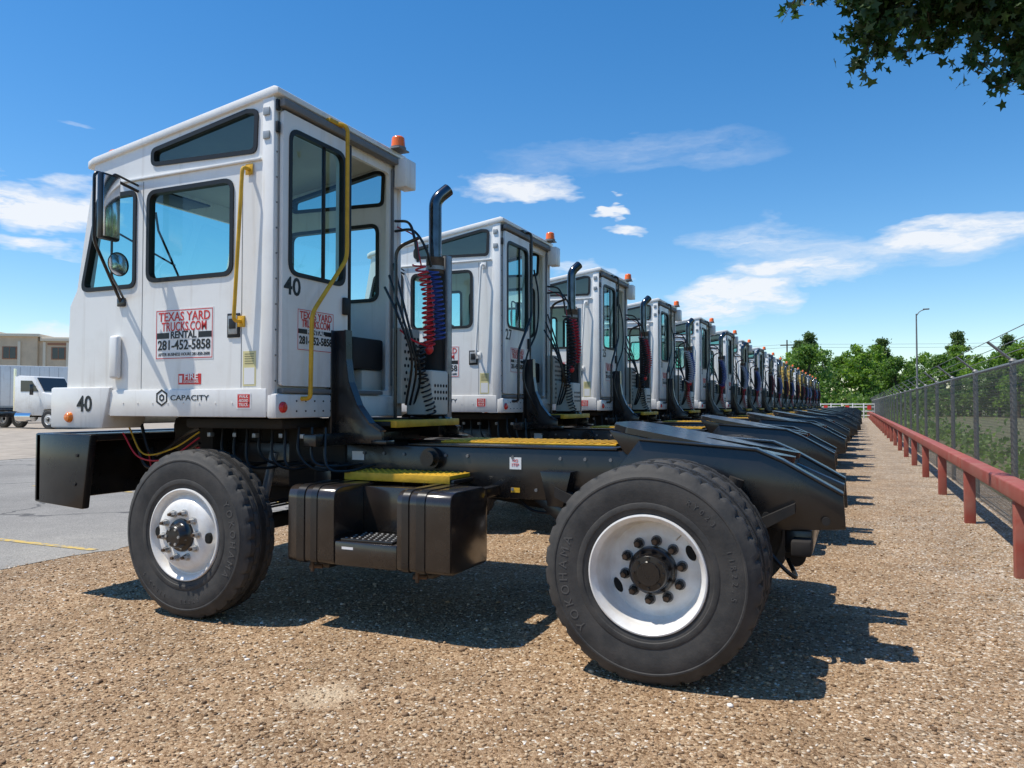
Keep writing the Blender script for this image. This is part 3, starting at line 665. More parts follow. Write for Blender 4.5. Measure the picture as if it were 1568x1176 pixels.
def gravel_mat():
    m,nt,b=newmat('gravel'); b.inputs['Roughness'].default_value=.85; b.inputs['Specular IOR Level'].default_value=.2
    tc=nt.nodes.new('ShaderNodeTexCoord'); P=tc.outputs['Object']
    sx=nt.nodes.new('ShaderNodeSeparateXYZ'); nt.links.new(P,sx.inputs[0])
    def vor(s):
        v=nt.nodes.new('ShaderNodeTexVoronoi'); v.inputs['Scale'].default_value=s; v.inputs['Randomness'].default_value=1; nt.links.new(P,v.inputs['Vector'])
        sp=nt.nodes.new('ShaderNodeSeparateColor'); nt.links.new(v.outputs['Color'],sp.inputs[0])
        return v,sp.outputs[0],sp.outputs[1]
    v1,c1,d1=vor(70); v2,c2,d2=vor(170)
    n=nt.nodes.new('ShaderNodeTexNoise'); n.inputs['Scale'].default_value=.8; n.inputs['Detail'].default_value=5; nt.links.new(P,n.inputs['Vector'])
    rb=ramp(nt,PEB); nt.links.new(c1,rb.inputs[0]); rg=ramp(nt,PEBG); nt.links.new(c1,rg.inputs[0])
    gx=mth(nt,'MULTIPLY_ADD',sx.outputs[0],.42); gx.node.inputs[2].default_value=0.0
    gy=mth(nt,'MULTIPLY',sx.outputs[1],.03)
    gsum=mth(nt,'ADD',gx,gy); gn=mth(nt,'MULTIPLY_ADD',n.outputs[0],1.6); gn.node.inputs[2].default_value=-.75
    gf=mth(nt,'ADD',gsum,gn,True)
    col=mixc(nt,rb.outputs[0],rg.outputs[0],gf)
    rf=ramp(nt,[(0,(.21,.125,.065)),(.5,(.35,.225,.13)),(1,(.50,.35,.215))]); nt.links.new(c2,rf.inputs[0])
    sel=mth(nt,'GREATER_THAN',d1,.42)
    col=mixc(nt,rf.outputs[0],col,sel)
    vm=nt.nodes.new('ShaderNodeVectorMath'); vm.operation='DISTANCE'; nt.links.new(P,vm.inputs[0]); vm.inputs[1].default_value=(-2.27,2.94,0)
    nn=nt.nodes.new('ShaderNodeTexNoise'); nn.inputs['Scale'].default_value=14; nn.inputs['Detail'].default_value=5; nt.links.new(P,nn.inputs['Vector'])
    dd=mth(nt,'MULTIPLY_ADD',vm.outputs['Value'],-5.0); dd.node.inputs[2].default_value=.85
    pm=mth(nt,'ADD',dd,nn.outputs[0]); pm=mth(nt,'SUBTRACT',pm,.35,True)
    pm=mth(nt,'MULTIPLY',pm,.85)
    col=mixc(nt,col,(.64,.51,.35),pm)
    n2=nt.nodes.new('ShaderNodeTexNoise'); n2.inputs['Scale'].default_value=1.7; n2.inputs['Detail'].default_value=8; n2.inputs['Roughness'].default_value=.72; nt.links.new(P,n2.inputs['Vector'])
    mr=nt.nodes.new('ShaderNodeMapRange'); mr.inputs['From Min'].default_value=.3; mr.inputs['From Max'].default_value=.7; mr.inputs['To Min'].default_value=.70; mr.inputs['To Max'].default_value=1.28
    nt.links.new(n2.outputs[0],mr.inputs[0])
    vmul=nt.nodes.new('ShaderNodeVectorMath'); vmul.operation='SCALE'; nt.links.new(col,vmul.inputs[0]); nt.links.new(mr.outputs[0],vmul.inputs['Scale'])
    nt.links.new(vmul.outputs[0],b.inputs['Base Color'])
    h1=mth(nt,'MULTIPLY',v1.outputs['Distance'],-1.0); h1=mth(nt,'MULTIPLY',h1,sel); h2=mth(nt,'MULTIPLY',v2.outputs['Distance'],-.35)
    h=mth(nt,'ADD',h1,h2); h=mth(nt,'ADD',h,mth(nt,'MULTIPLY',n2.outputs[0],1.5))
    bp=nt.nodes.new('ShaderNodeBump'); bp.inputs['Strength'].default_value=.9; bp.inputs['Distance'].default_value=.012
    nt.links.new(h,bp.inputs['Height']); nt.links.new(bp.outputs[0],b.inputs['Normal'])
    return m
GRAV=gravel_mat()
sheet('ground',-700,700,-300,1200,0,GRAV)
m,nt,bb=newmat('asphalt'); bb.inputs['Roughness'].default_value=.85
tc=nt.nodes.new('ShaderNodeTexCoord')
n=nt.nodes.new('ShaderNodeTexNoise'); n.inputs['Scale'].default_value=.35; n.inputs['Detail'].default_value=10; n.inputs['Roughness'].default_value=.7; nt.links.new(tc.outputs['Object'],n.inputs['Vector'])
n3=nt.nodes.new('ShaderNodeTexNoise'); n3.inputs['Scale'].default_value=90; n3.inputs['Detail'].default_value=3; nt.links.new(tc.outputs['Object'],n3.inputs['Vector'])
r1=ramp(nt,[(.3,(.18,.165,.145)),(.55,(.28,.26,.23)),(.75,(.38,.35,.30))]); nt.links.new(n.outputs[0],r1.inputs[0])
r2=ramp(nt,[(.3,(.55,.55,.55)),(.7,(1.3,1.3,1.3))]); nt.links.new(n3.outputs[0],r2.inputs[0])
c=mixc(nt,r1.outputs[0],r2.outputs[0],1.0,'MULTIPLY')
vc=nt.nodes.new('ShaderNodeTexVoronoi'); vc.feature='DISTANCE_TO_EDGE'; vc.inputs['Scale'].default_value=.22
nv=nt.nodes.new('ShaderNodeTexNoise'); nv.inputs['Scale'].default_value=1.2; nv.inputs['Detail'].default_value=6; nt.links.new(tc.outputs['Object'],nv.inputs['Vector'])
va=nt.nodes.new('ShaderNodeVectorMath'); va.operation='ADD'; nt.links.new(tc.outputs['Object'],va.inputs[0]); nt.links.new(nv.outputs['Color'],va.inputs[1]); nt.links.new(va.outputs[0],vc.inputs['Vector'])
ck=mth(nt,'LESS_THAN',vc.outputs[0],.006); c=mixc(nt,c,(.06,.055,.05),mth(nt,'MULTIPLY',ck,.8))
nt.links.new(c,bb.inputs['Base Color']); ASPH=m
eb=B('asphalt_lot'); yy=np.arange(-30,150,.12)
ev=[(-6.36+random.uniform(-.06,.06)+.06*math.sin(y*1.3)+.03*math.sin(y*4.1),y,.004) for y in yy]
ov=[(-140,y,.004) for y in yy]; N=len(yy)
eb.vf(ev+ov,[(i,i+1,N+i+1,N+i) for i in range(N-1)],ASPH); mkobj('asphalt_lot',eb.mesh())
m,nt,bb=newmat('worn_yellow_line'); bb.inputs['Roughness'].default_value=.8
tc=nt.nodes.new('ShaderNodeTexCoord'); n=nt.nodes.new('ShaderNodeTexNoise'); n.inputs['Scale'].default_value=14; n.inputs['Detail'].default_value=6; nt.links.new(tc.outputs['Object'],n.inputs['Vector'])
r=ramp(nt,[(.40,(.26,.25,.23)),(.52,(.58,.40,.10))]); nt.links.new(n.outputs[0],r.inputs[0]); nt.links.new(r.outputs[0],bb.inputs['Base Color'])
lb=B('parking_lines')
for k in range(-1,20):
    y=4.96+k*3.5; lb.box(m,-12.5,-6.45,y-.04,y+.04,.0082,.0086,0)
mkobj('parking_lines',lb.mesh())
CONC=pmat('pale_concrete',(.44,.41,.36),.85,var=.25,vscale=.6)
GCONC=pmat('pale_gravel_lot',(.44,.37,.29),.9,var=.4,vscale=1.5,bump=.4,bscale=30)
lb=B('gravel_lot'); lb.box(GCONC,-60,-19,7,80,-.1,.012,0); mkobj('gravel_lot',lb.mesh())
m,nt,bb=newmat('grass'); bb.inputs['Roughness'].default_value=.9
tc=nt.nodes.new('ShaderNodeTexCoord'); n=nt.nodes.new('ShaderNodeTexNoise'); n.inputs['Scale'].default_value=1.3; n.inputs['Detail'].default_value=10; n.inputs['Roughness'].default_value=.75; nt.links.new(tc.outputs['Object'],n.inputs['Vector'])
r=ramp(nt,[(.3,(.05,.07,.025)),(.5,(.12,.12,.05)),(.65,(.24,.19,.12)),(.8,(.32,.25,.17))]); nt.links.new(n.outputs[0],r.inputs[0]); nt.links.new(r.outputs[0],bb.inputs['Base Color'])
bp=nt.nodes.new('ShaderNodeBump'); bp.inputs['Distance'].default_value=.05; nt.links.new(n.outputs[0],bp.inputs['Height']); nt.links.new(bp.outputs[0],bb.inputs['Normal'])
GRASS=m
sheet('grass_field',1.95,300,-60,600,.006,GRASS)
sheet('grass_field',-300,1.90,88,600,.006,GRASS)

# pebbles
ico=bmesh.new(); bmesh.ops.create_icosphere(ico,subdivisions=1,radius=1); iv=np.array([v.co[:] for v in ico.verts]); ifc=np.array([[v.index for v in f.verts] for f in ico.faces]); ico.free()
F=Vector((-math.sin(R(24.1)),math.cos(R(24.1)))); Rt=Vector((F.y,-F.x))
def pebbles(n):
    t=1.6+ (np.random.rand(n)**1.15)*9.5; u=np.random.uniform(-.78,.78,n)
    X=t*(F.x+u*Rt.x); Y=t*(F.y+u*Rt.y)
    keep=(X>-6.5)&(X<1.6); X,Y,t=X[keep],Y[keep],t[keep]; k=len(X)
    s=np.random.gamma(3.0,.0014,k)+.002; s=np.minimum(s,.018)
    S=np.stack([s*np.random.uniform(.8,1.5,k),s*np.random.uniform(.7,1.1,k),s*np.random.uniform(.45,.8,k)],1)
    a=np.random.rand(k)*6.28
    v=iv[None]*S[:,None,:]*(1+np.random.uniform(-.18,.18,(k,len(iv),1)))
    x=v[:,:,0]*np.cos(a)[:,None]-v[:,:,1]*np.sin(a)[:,None]+X[:,None]; y=v[:,:,0]*np.sin(a)[:,None]+v[:,:,1]*np.cos(a)[:,None]+Y[:,None]; z=v[:,:,2]+(S[:,2]*.40)[:,None]
    V=np.stack([x,y,z],2).reshape(-1,3); Fc=(ifc[None]+(np.arange(k)*len(iv))[:,None,None]).reshape(-1,3)
    return V,Fc
def npmesh(name,V,Fc,mats,smooth=False):
    me=bpy.data.meshes.new(name); nv=len(V); nf,sz=Fc.shape
    me.vertices.add(nv); me.vertices.foreach_set('co',V.astype(np.float32).ravel())
    me.loops.add(nf*sz); me.loops.foreach_set('vertex_index',Fc.astype(np.int32).ravel())
    me.polygons.add(nf); me.polygons.foreach_set('loop_start',(np.arange(nf)*sz).astype(np.int32))
    if smooth: me.polygons.foreach_set('use_smooth',np.ones(nf,dtype=bool))
    me.update(calc_edges=True); me.validate()
    for m in mats: me.materials.append(m)
    return me
m,nt,bb=newmat('pebble'); bb.inputs['Roughness'].default_value=.75
g=nt.nodes.new('ShaderNodeNewGeometry'); r=ramp(nt,PEB[:-1]+[(.96,(.66,.55,.42)),(1,(.84,.79,.72))]); nt.links.new(g.outputs['Random Per Island'],r.inputs[0]); nt.links.new(r.outputs[0],bb.inputs['Base Color'])
V,Fc=pebbles(42000); mkobj('gravel_stones',npmesh('gravel_stones',V,Fc,[m],True))

# ---------------------------------------------------------------- foliage
def leafmat(name,stops,trans=.35,tv=1.5):
    m=bpy.data.materials.new(name); m.use_nodes=True; nt=m.node_tree; nt.nodes.clear()
    o=nt.nodes.new('ShaderNodeOutputMaterial'); mx=nt.nodes.new('ShaderNodeMixShader'); mx.inputs[0].default_value=trans
    d=nt.nodes.new('ShaderNodeBsdfPrincipled'); d.inputs['Roughness'].default_value=.5
    t=nt.nodes.new('ShaderNodeBsdfTranslucent'); g=nt.nodes.new('ShaderNodeNewGeometry'); r=ramp(nt,stops)
    nt.links.new(g.outputs['Random Per Island'],r.inputs[0]); nt.links.new(r.outputs[0],d.inputs['Base Color'])
    hs=nt.nodes.new('ShaderNodeHueSaturation'); hs.inputs['Value'].default_value=tv; hs.inputs['Saturation'].default_value=1.1; nt.links.new(r.outputs[0],hs.inputs['Color']); nt.links.new(hs.outputs[0],t.inputs[0])
    nt.links.new(d.outputs[0],mx.inputs[1]); nt.links.new(t.outputs[0],mx.inputs[2]); nt.links.new(mx.outputs[0],o.inputs[0])
    return m
LEAF=leafmat('leaf_green',[(0,(.08,.15,.02)),(.5,(.15,.25,.04)),(1,(.26,.37,.08))],.5,1.9)
LEAFM=leafmat('leaf_mid_green',[(0,(.06,.12,.02)),(.5,(.11,.20,.04)),(1,(.19,.29,.07))],.45,1.8)
LEAFD=leafmat('leaf_dark_green',[(0,(.015,.04,.009)),(.5,(.035,.075,.017)),(1,(.07,.125,.035))],.35)
PINE=leafmat('pine_needles',[(0,(.05,.09,.025)),(.5,(.09,.15,.04)),(1,(.15,.21,.06))],.35,1.7)
BARK=pmat('bark',(.10,.075,.055),.9,var=.5,vscale=12,bump=.5,bscale=25)
DRY=leafmat('dry_leaf',[(0,(.10,.05,.02)),(.5,(.20,.12,.05)),(.8,(.30,.24,.08)),(1,(.16,.17,.05))],.1)
star=[]
for k in range(10):
    a=math.pi/2+2*math.pi*k/10; rr=1.0 if k%2==0 else .42
    if k==5: rr=.42
    if k in (4,6): rr=.75
    star.append((rr*math.cos(a)*.9,rr*math.sin(a)*1.1))
def rand_rot(k):
    q=np.random.normal(size=(k,4)); q/=np.linalg.norm(q,axis=1)[:,None]; w,x,y,z=q.T
    return np.stack([np.stack([1-2*(y*y+z*z),2*(x*y-z*w),2*(x*z+y*w)],1),np.stack([2*(x*y+z*w),1-2*(x*x+z*z),2*(y*z-x*w)],1),np.stack([2*(x*z-y*w),2*(y*z+x*w),1-2*(x*x+y*y)],1)],1)
def leaves(C,size,shape='quad'):
    C=np.asarray(C); k=len(C); Rm=rand_rot(k); s=size*np.random.uniform(.55,1.35,k)
    if shape=='star': sh=np.array([(a,b,0.22*(a*a)-.12*b*b) for a,b in star])
    else: sh=np.array([(0,-1,0),(.62,-.1,.1),(0,1,0),(-.62,.1,.1)])
    v=np.einsum('kij,nj->kni',Rm,sh)*s[:,None,None]+C[:,None,:]
    n=len(sh); return v.reshape(-1,3),(np.arange(k)[:,None]*n+np.arange(n)[None])
def make_tree(name,h,crown_r,kind='broad',seed=0,mat=LEAF,nl=5200,ls=.18):
    rs=np.random.RandomState(seed); random.seed(seed)
    b=B(name)
    b.tube(BARK,catmull([(0,0,-.1),(rs.uniform(-.1,.1),rs.uniform(-.1,.1),h*.25),(rs.uniform(-.3,.3),rs.uniform(-.3,.3),h*.55),(rs.uniform(-.3,.3),rs.uniform(-.3,.3),h*.9)],5),[.22*h/9*(1-.9*i/15) for i in range(16)],10)
    C=[]
    if kind=='broad':
        K=40
        for i in range(K):
            z=rs.uniform(.18,.97); w=math.sin(math.pi*min(1,(z-.05)/.98)**.8)*crown_r*rs.uniform(.25,1.05); a=rs.uniform(0,6.28)
            c=np.array([w*math.cos(a),w*math.sin(a),h*z]); rr=crown_r*rs.uniform(.16,.36)
            b.tube(BARK,catmull([(0,0,h*z*.6),(c[0]*.5,c[1]*.5,h*z*.85),tuple(c)],4),[.05*h/9*(1-.8*j/8) for j in range(9)],5)
            k=nl//K; d=rs.normal(size=(k,3)); d/=np.linalg.norm(d,axis=1)[:,None]; d*= (rs.rand(k,1)**.45)*rr; d[:,2]*=.7
            C.append(c+d)
    else:
        K=26
        for i in range(K):
            z=.38+.60*i/K; w=crown_r*(1.05-z)*rs.uniform(.6,1.6); a=rs.uniform(0,6.28)
            for q in (.45,.75,1.0):
                c=np.array([w*q*math.cos(a),w*q*math.sin(a),h*z+.1*q]); k=int(nl/K/3); d=rs.normal(size=(k,3))*crown_r*.13; d[:,2]*=.55; C.append(c+d)
            b.tube(BARK,[(0,0,h*z-.2),(w*math.cos(a),w*math.sin(a),h*z+.1)],[.05,.015],5)
    V,Fc=leaves(np.concatenate(C),ls,'quad')
    return b.mesh(),npmesh(name+'_leaves',V,Fc,[mat])
def place_tree(name,tm,lm,x,y,s=1,rot=0):
    e=bpy.data.objects.new(name,None); COL.objects.link(e); e.location=(x,y,0); e.scale=(s,s,s); e.rotation_euler=(0,0,rot)
    mkobj('trunk',tm,e); mkobj('crown',lm,e)
T=[make_tree('oak_tree',9.5,3.6,seed=1),make_tree('oak_tree',8.2,3.4,seed=2,mat=LEAFM),make_tree('oak_tree',10.5,3.1,seed=3,mat=LEAF)]
Tp=[make_tree('pine_tree',12,2.6,'pine',seed=5,mat=PINE,nl=5200,ls=.18)]
def gp(px,t):
    u=(px-784)/1178; return (t*(F.x+u*Rt.x),t*(F.y+u*Rt.y))
spec=[(1215,98,0,.85),(1238,92,1,1.02),(1262,105,2,.85),(1285,98,1,.9),(1318,95,0,.93),(1345,100,2,.88),(1372,92,1,.85),(1412,105,0,.9),(1440,92,1,.88),(1468,98,2,.86),(1500,88,0,.75),(1530,84,1,.85),(1560,80,0,.85),(1590,78,2,.8),(1190,105,1,.85),(1330,110,1,1.05),(1395,98,1,.75),(1160,110,0,.9),(1130,112,2,.8),(1100,115,1,.9),(1060,118,0,.9)]
for i,(px,t,k,s) in enumerate(spec):
    x,y=gp(px,t); place_tree('oak_tree' if i==0 else 'oak_tree.%03d'%i,*T[k],x,y,s,i*1.3)
for i,(px,t,s) in enumerate([(1240,112,1.0),(1352,108,.9),(1468,104,.95),(1545,96,.85),(1225,118,.95)]):
    x,y=gp(px,t); place_tree('pine_tree' if i==0 else 'pine_tree.%03d'%i,*Tp[0],x,y,s,i*2)
k=21
for x,y,kk,s in [(16,21,0,.9),(19,29,1,1.0),(19,38,2,.75),(24,24,1,.9),(23,45,0,.8),(33,64,1,.95),(17,14,1,.9),(20,9,0,.9)]:
    place_tree('oak_tree.%03d'%k,*T[kk],x,y,s,k); k+=1
for px,t,kk in [(-30,120,0),(60,118,1),(130,125,2),(-120,110,1),(200,125,0)]:
    x,y=gp(px,t); place_tree('oak_tree.%03d'%k,*T[kk],x,y,.9,k); k+=1
rs=np.random.RandomState(9); C=[]
for px in range(1000,1640,9):
    t=rs.uniform(86,96); x,y=gp(px,t); n=150; d=rs.normal(size=(n,3))*np.array([1.2,1.2,1.0]); C.append(np.array([x,y,1.6])+d)
for y in np.arange(6,84,1.1):
    n=70; hh=rs.uniform(.35,1.0); d=np.abs(rs.normal(size=(n,3)))*np.array([.45,0,0])+rs.normal(size=(n,3))*np.array([.25,.6,0]); d[:,2]=np.abs(rs.normal(size=n))*.45*hh
    C.append(np.array([2.7+rs.uniform(-.2,.6),y,.0])+d)
C=np.concatenate(C); C[:,2]=np.abs(C[:,2])
V,Fc=leaves(C[C[:,1]>84.5],.24); mkobj('hedge',npmesh('hedge',V,Fc,[LEAFM]))
V,Fc=leaves(C[C[:,1]<=84.5],.08); mkobj('weeds',npmesh('weeds',V,Fc,[LEAFM]))

# overhanging sweetgum tree
e=bpy.data.objects.new('sweetgum_tree',None); COL.objects.link(e)
b=B('limbs'); tx,ty=3.9,8.3; LC=[]
b.tube(BARK,catmull([(tx,ty,-.1),(tx+.1,ty,1.8),(tx-.05,ty-.1,3.6),(tx,ty,5.6),(tx+.1,ty,8.2)],5),[.24-.009*i for i in range(21)],14)
random.seed(3); rs=np.random.RandomState(3)
tips=[(-.40,6.95,4.80),(-.2,7.0,4.92),(.02,7.12,4.50),(.08,7.16,4.20),(.16,7.2,4.30),(.22,7.2,4.52),(.30,7.25,4.75),(.47,7.3,4.40),(.6,7.35,4.62),(.74,7.42,4.52),(.91,7.5,4.22),(1.02,7.5,4.42),(1.2,7.6,4.04),(1.32,7.7,4.30),(1.1,7.6,4.75),(.82,7.45,4.85),(.45,7.3,4.95),(1.5,7.8,4.15),(1.4,7.7,4.7),(.12,7.15,4.72),(.68,7.4,4.98),(1.25,7.65,4.95),(1.7,7.9,4.4),
 (.15,7.0,4.62),(.38,7.5,4.6),(.95,7.2,4.75),(1.15,7.9,4.45),(1.35,7.4,4.55),(1.28,7.6,4.08),(.55,7.0,4.80),(.8,7.7,4.72),(1.0,7.3,4.95),(1.45,8.0,4.3),(.9,7.6,4.6),(1.2,7.4,4.6),(.65,7.5,4.78),(1.05,7.8,4.85)]
anch=[(-.2,6.9,5.35),(.5,7.1,5.3),(1.2,7.4,5.25),(1.9,7.7,5.2)]
b.tube(BARK,catmull([(tx,ty,3.9),(2.9,8.0,4.9),(1.9,7.7,5.2),(1.2,7.4,5.25),(.5,7.1,5.3),(-.2,6.9,5.35),(-.7,6.7,5.5)],4),[.11-.004*i for i in range(25)],8)
for tp in tips:
    a=min(anch,key=lambda q:(Vector(q)-Vector((tp[0]+.35,tp[1],tp[2]+.4))).length); A=Vector(a); P=Vector(tp)
    mid=A.lerp(P,.5)+Vector((-.05,0,.12)); path=catmull([A,mid,P],5); b.tube(BARK,path,[.014-.001*i for i in range(len(path))],5)
    for q in path[2:]:
        n=9; d=rs.normal(size=(n,3))*.085; LC.append(np.array(q)+d)
    for s in range(9):
        d=Vector((rs.uniform(-.22,.22),rs.uniform(-.28,.28),rs.uniform(-.16,.12))); st=P.lerp(A,rs.uniform(.0,.5)); e2=st+d
        b.tube(BARK,[st,e2],[.005,.003],4)
        for f in (.45,.75,1.0): n=4; LC.append(np.array(st.lerp(e2,f))+rs.normal(size=(n,3))*.035)
for i in range(60):
    z=rs.uniform(5.4,9.5); a=rs.uniform(0,6.28); w=rs.uniform(.5,3.9)*math.sin(math.pi*min(1,max(.15,(z-4.2)/6)))
    c=Vector((tx-.3+w*math.cos(a),ty-.2+w*math.sin(a),z)); b.tube(BARK,catmull([(tx,ty,z*.75),(tx+(c.x-tx)*.5,ty+(c.y-ty)*.5,z*.93),c],4),[.05-.005*j for j in range(9)],5)
    LC.append(np.array(c)+rs.normal(size=(90,3))*.42)
mkobj('trunk_and_limbs',b.mesh(),e)
V,Fc=leaves(np.concatenate(LC),.056,'star'); mkobj('leaves',npmesh('sweetgum_leaves',V,Fc,[LEAFD]),e)
n=330; C=np.stack([np.random.uniform(-5,1.6,n),np.random.uniform(1.8,12,n),np.full(n,.012)],1); C[:200,0]=np.random.uniform(-.6,1.6,200)
V,Fc=leaves(C,.017); V[:,2]=.006+np.abs(V[:,2]-.012)*.6; mkobj('fallen_leaves',npmesh('fallen_leaves',V,Fc,[DRY]))

# ---------------------------------------------------------------- fence & guard rail
b=B('guard_rail')
for k in range(-2,30):
    y=7.15+k*3.06; b.box(RAILR,1.12,1.23,y-.055,y+.055,-.05,.60,.008)
for k in range(-1,14):
    b.box(RAILR,1.10,1.25,4.2+k*6.12+.004,4.2+(k+1)*6.12-.004,.602,.735,.018,seg=3)
mkobj('guard_rail',b.mesh())
m=bpy.data.materials.new('chain_link_mesh'); m.use_nodes=True; nt=m.node_tree; nt.nodes.clear()
o=nt.nodes.new('ShaderNodeOutputMaterial'); mx=nt.nodes.new('ShaderNodeMixShader'); tr=nt.nodes.new('ShaderNodeBsdfTransparent'); pb=nt.nodes.new('ShaderNodeBsdfPrincipled')
pb.inputs['Base Color'].default_value=(.10,.095,.085,1); pb.inputs['Metallic'].default_value=.2; pb.inputs['Roughness'].default_value=.5
tc=nt.nodes.new('ShaderNodeTexCoord'); sx=nt.nodes.new('ShaderNodeSeparateXYZ'); nt.links.new(tc.outputs['Object'],sx.inputs[0])
s=.07
a1=mth(nt,'FRACT',mth(nt,'DIVIDE',mth(nt,'ADD',sx.outputs[1],sx.outputs[2]),s)); a2=mth(nt,'FRACT',mth(nt,'DIVIDE',mth(nt,'SUBTRACT',sx.outputs[1],sx.outputs[2]),s))
w=mth(nt,'MAXIMUM',mth(nt,'LESS_THAN',a1,.26),mth(nt,'LESS_THAN',a2,.26))
nt.links.new(w,mx.inputs[0]); nt.links.new(tr.outputs[0],mx.inputs[1]); nt.links.new(pb.outputs[0],mx.inputs[2]); nt.links.new(mx.outputs[0],o.inputs[0])
e=bpy.data.objects.new('chain_link_fence',None); COL.objects.link(e)
me=bpy.data.meshes.new('mesh_panel'); me.from_pydata([(1.56,-4,.03),(1.56,95,.03),(1.56,95,1.80),(1.56,-4,1.80)],[],[(0,1,2,3)]); me.materials.append(m); mkobj('wire_mesh',me,e)
FP=pmat('fence_post_steel',(.26,.26,.255),.5,metal=.4,var=.3,vscale=8); b=B('posts')
for k in range(-3,29):
    y=10.1+k*2.95; b.cyl(FP,(1.60,y,-.1),(1.60,y,1.84),.034,seg=12); b.cyl(FP,(1.60,y,1.84),(1.60,y,1.87),.045,.02,seg=12)
    b.tube(FP,[(1.60,y,1.84),(1.36,y,2.06)],.016,6)
b.cyl(FP,(1.60,-4,1.81),(1.60,95,1.81),.022,seg=10); b.cyl(FP,(1.585,-4,.08),(1.585,95,.08),.006,seg=6)
for j in range(3):
    f=(j+1)/3; b.cyl(FP,(1.60-.24*f,-4,1.84+.22*f),(1.60-.24*f,95,1.84+.22*f),.0045,seg=5)
mkobj('posts_and_wires',b.mesh(),e)
b=B('white_fence'); 
for k in range(9):
    x=-6+k*.95; b.box(WHITE,x-.05,x+.05,80,80.1,0,1.5,.01)
    if k<8:
        for z in (.35,.75,1.15,1.42): b.box(WHITE,x+.052,x+.898,80.02,80.07,z-.05,z+.05,.005)
        if k%2: b.box(RED,x+.3,x+.65,79.99,80.012,.9,1.3,0)
mkobj('white_fence',b.mesh())
e=B('street_lamp'); x,y=gp(1405,72)
e.cyl(GREY,(x,y,0),(x,y,9.9),.11,.06,seg=12); e.box(CONC,x-.3,x+.3,y-.3,y+.3,0,.5,.03)
e.tube(GREY,catmull([(x,y,9.7),(x+.3,y,10.1),(x+.75,y+.1,10.3)]),.04,8); e.box(GREY,x+.55,x+1.1,y-.1,y+.2,10.25,10.36,.04)
mkobj('street_lamp',e.mesh())
e=B('utility_pole'); x,y=gp(1206,120); e.cyl(BARK,(x,y,0),(x,y,11.5),.15,.1,seg=10); e.box(BARK,x-1,x+1,y-.06,y+.06,10.6,10.75,.01); mkobj('utility_pole',e.mesh())
for zz in (10.8,10.3):
    e=B('power_line')
    e.tube(BLKC,catmull([(x,y,zz),(x+30,y-2,zz-.8),(x+62,y-4,zz)],6),.02,4); e.tube(BLKC,catmull([(x,y,zz),(x-30,y+2,zz-.8),(x-62,y+4,zz)],6),.02,4); mkobj('power_line',e.mesh())

# ---------------------------------------------------------------- left background
BRK=pmat('tan_brick',(.70,.53,.36),.85,var=.15,vscale=1.2); ROOFM=pmat('coping',(.78,.66,.50),.8); WIN=pmat('office_glass',(.03,.04,.05),.15,coat=.3); TRIM=pmat('rust_trim',(.36,.16,.09),.7)
def placed(name,px,t,rot):
    x,y=gp(px,t); e=bpy.data.objects.new(name,None); COL.objects.link(e); e.location=(x,y,0); e.rotation_euler=(0,0,R(rot)); return e
e=placed('brick_building',40,98,34)
b=B('walls'); b.box(BRK,-3.5,4.0,-7,7,0,9.5,0); b.box(BRK,-40,-3.52,-7.3,7.3,0,10.2,0); b.box(BRK,4.02,22,-6.6,6.8,0,9.0,0)
for k in range(14):
    if k*2.6-3<21: b.box(ROOFM,-3.3+k*2.6,-3.0+k*2.6,-7.15 if k<3 else -6.75,-6.99 if k<3 else -6.59,0,8.9,0)
mkobj('walls',b.mesh(),e)
b=B('roof'); b.box(ROOFM,-40.2,-3.3,-7.6,7.6,10.203,10.65,.03); b.box(ROOFM,-3.28,4.2,-7.3,7,9.503,9.85,.03); b.box(ROOFM,4.22,22.2,-6.9,7,9.003,9.5,.03); mkobj('roof',b.mesh(),e)
b=B('windows')
for k in range(23):
    x=-38+k*2.6; fy=-7.3 if x<-4.5 else (-7.0 if x<3 else -6.6)
    if abs(x+3.5)<1.3 or abs(x-4)<1.2: continue
    for z in (1.2,4.2,6.9):
        b.box(TRIM,x-.8,x+.8,fy-.06,fy-.002,z-.1,z+1.4,0); b.box(WIN,x-.66,x+.66,fy-.09,fy-.062,z,z+1.3,0); b.box(TRIM,x-.03,x+.03,fy-.12,fy-.092,z,z+1.3,0)
b.box(TRIM,-40,-3.5,-7.42,-7.302,9.0,9.3,0); b.box(TRIM,5,22,-6.72,-6.602,8.55,8.8,0)
mkobj('windows',b.mesh(),e)
e=placed('semi_trailer',-10,56,57)
b=B('trailer_body'); b.box(WHITE,-10,6.6,-1.3,1.3,1.15,4.2,.04)
for k in range(27): b.box(GREY,-9.8+k*.6,-9.785+k*.6,-1.308,-1.301,1.3,4.1,0)
b.box(STEEL,-10,6.6,-1.32,-1.301,1.15,1.28,0); b.box(DARK,-9.5,4,-.5,.5,.85,1.15,0); b.box(DARK,1.6,1.8,-1,-.8,.1,1.1,0)
mkobj('trailer_body',b.mesh(),e)
for i,x in enumerate((-8.6,-7.3)):
    for j,yv in enumerate((-1.28,1.28)): mkobj('wheel_%d%d'%(i,j),WR,e,(x,yv,.53),(0,0,math.pi*j))
e=placed('semi_truck',68,44,8)
b=B('body')
b.prism(WHITE,[(-1.0,1.0),(-1.0,2.9),(-.7,3.0),(.35,2.95),(.95,2.05),(2.3,1.85),(2.5,1.65),(2.55,.75),(1.95,.7),(1.9,1.1),(1.1,1.1),(1.0,.75),(.3,.75)],-1.05,1.05,.05)
b.prism(WIN,[(-.55,2.1),(-.55,2.72),(.25,2.7),(.72,2.1)],-1.062,-1.053,0); b.prism(WIN,[(-.55,2.1),(-.55,2.72),(.25,2.7),(.72,2.1)],1.053,1.062,0)
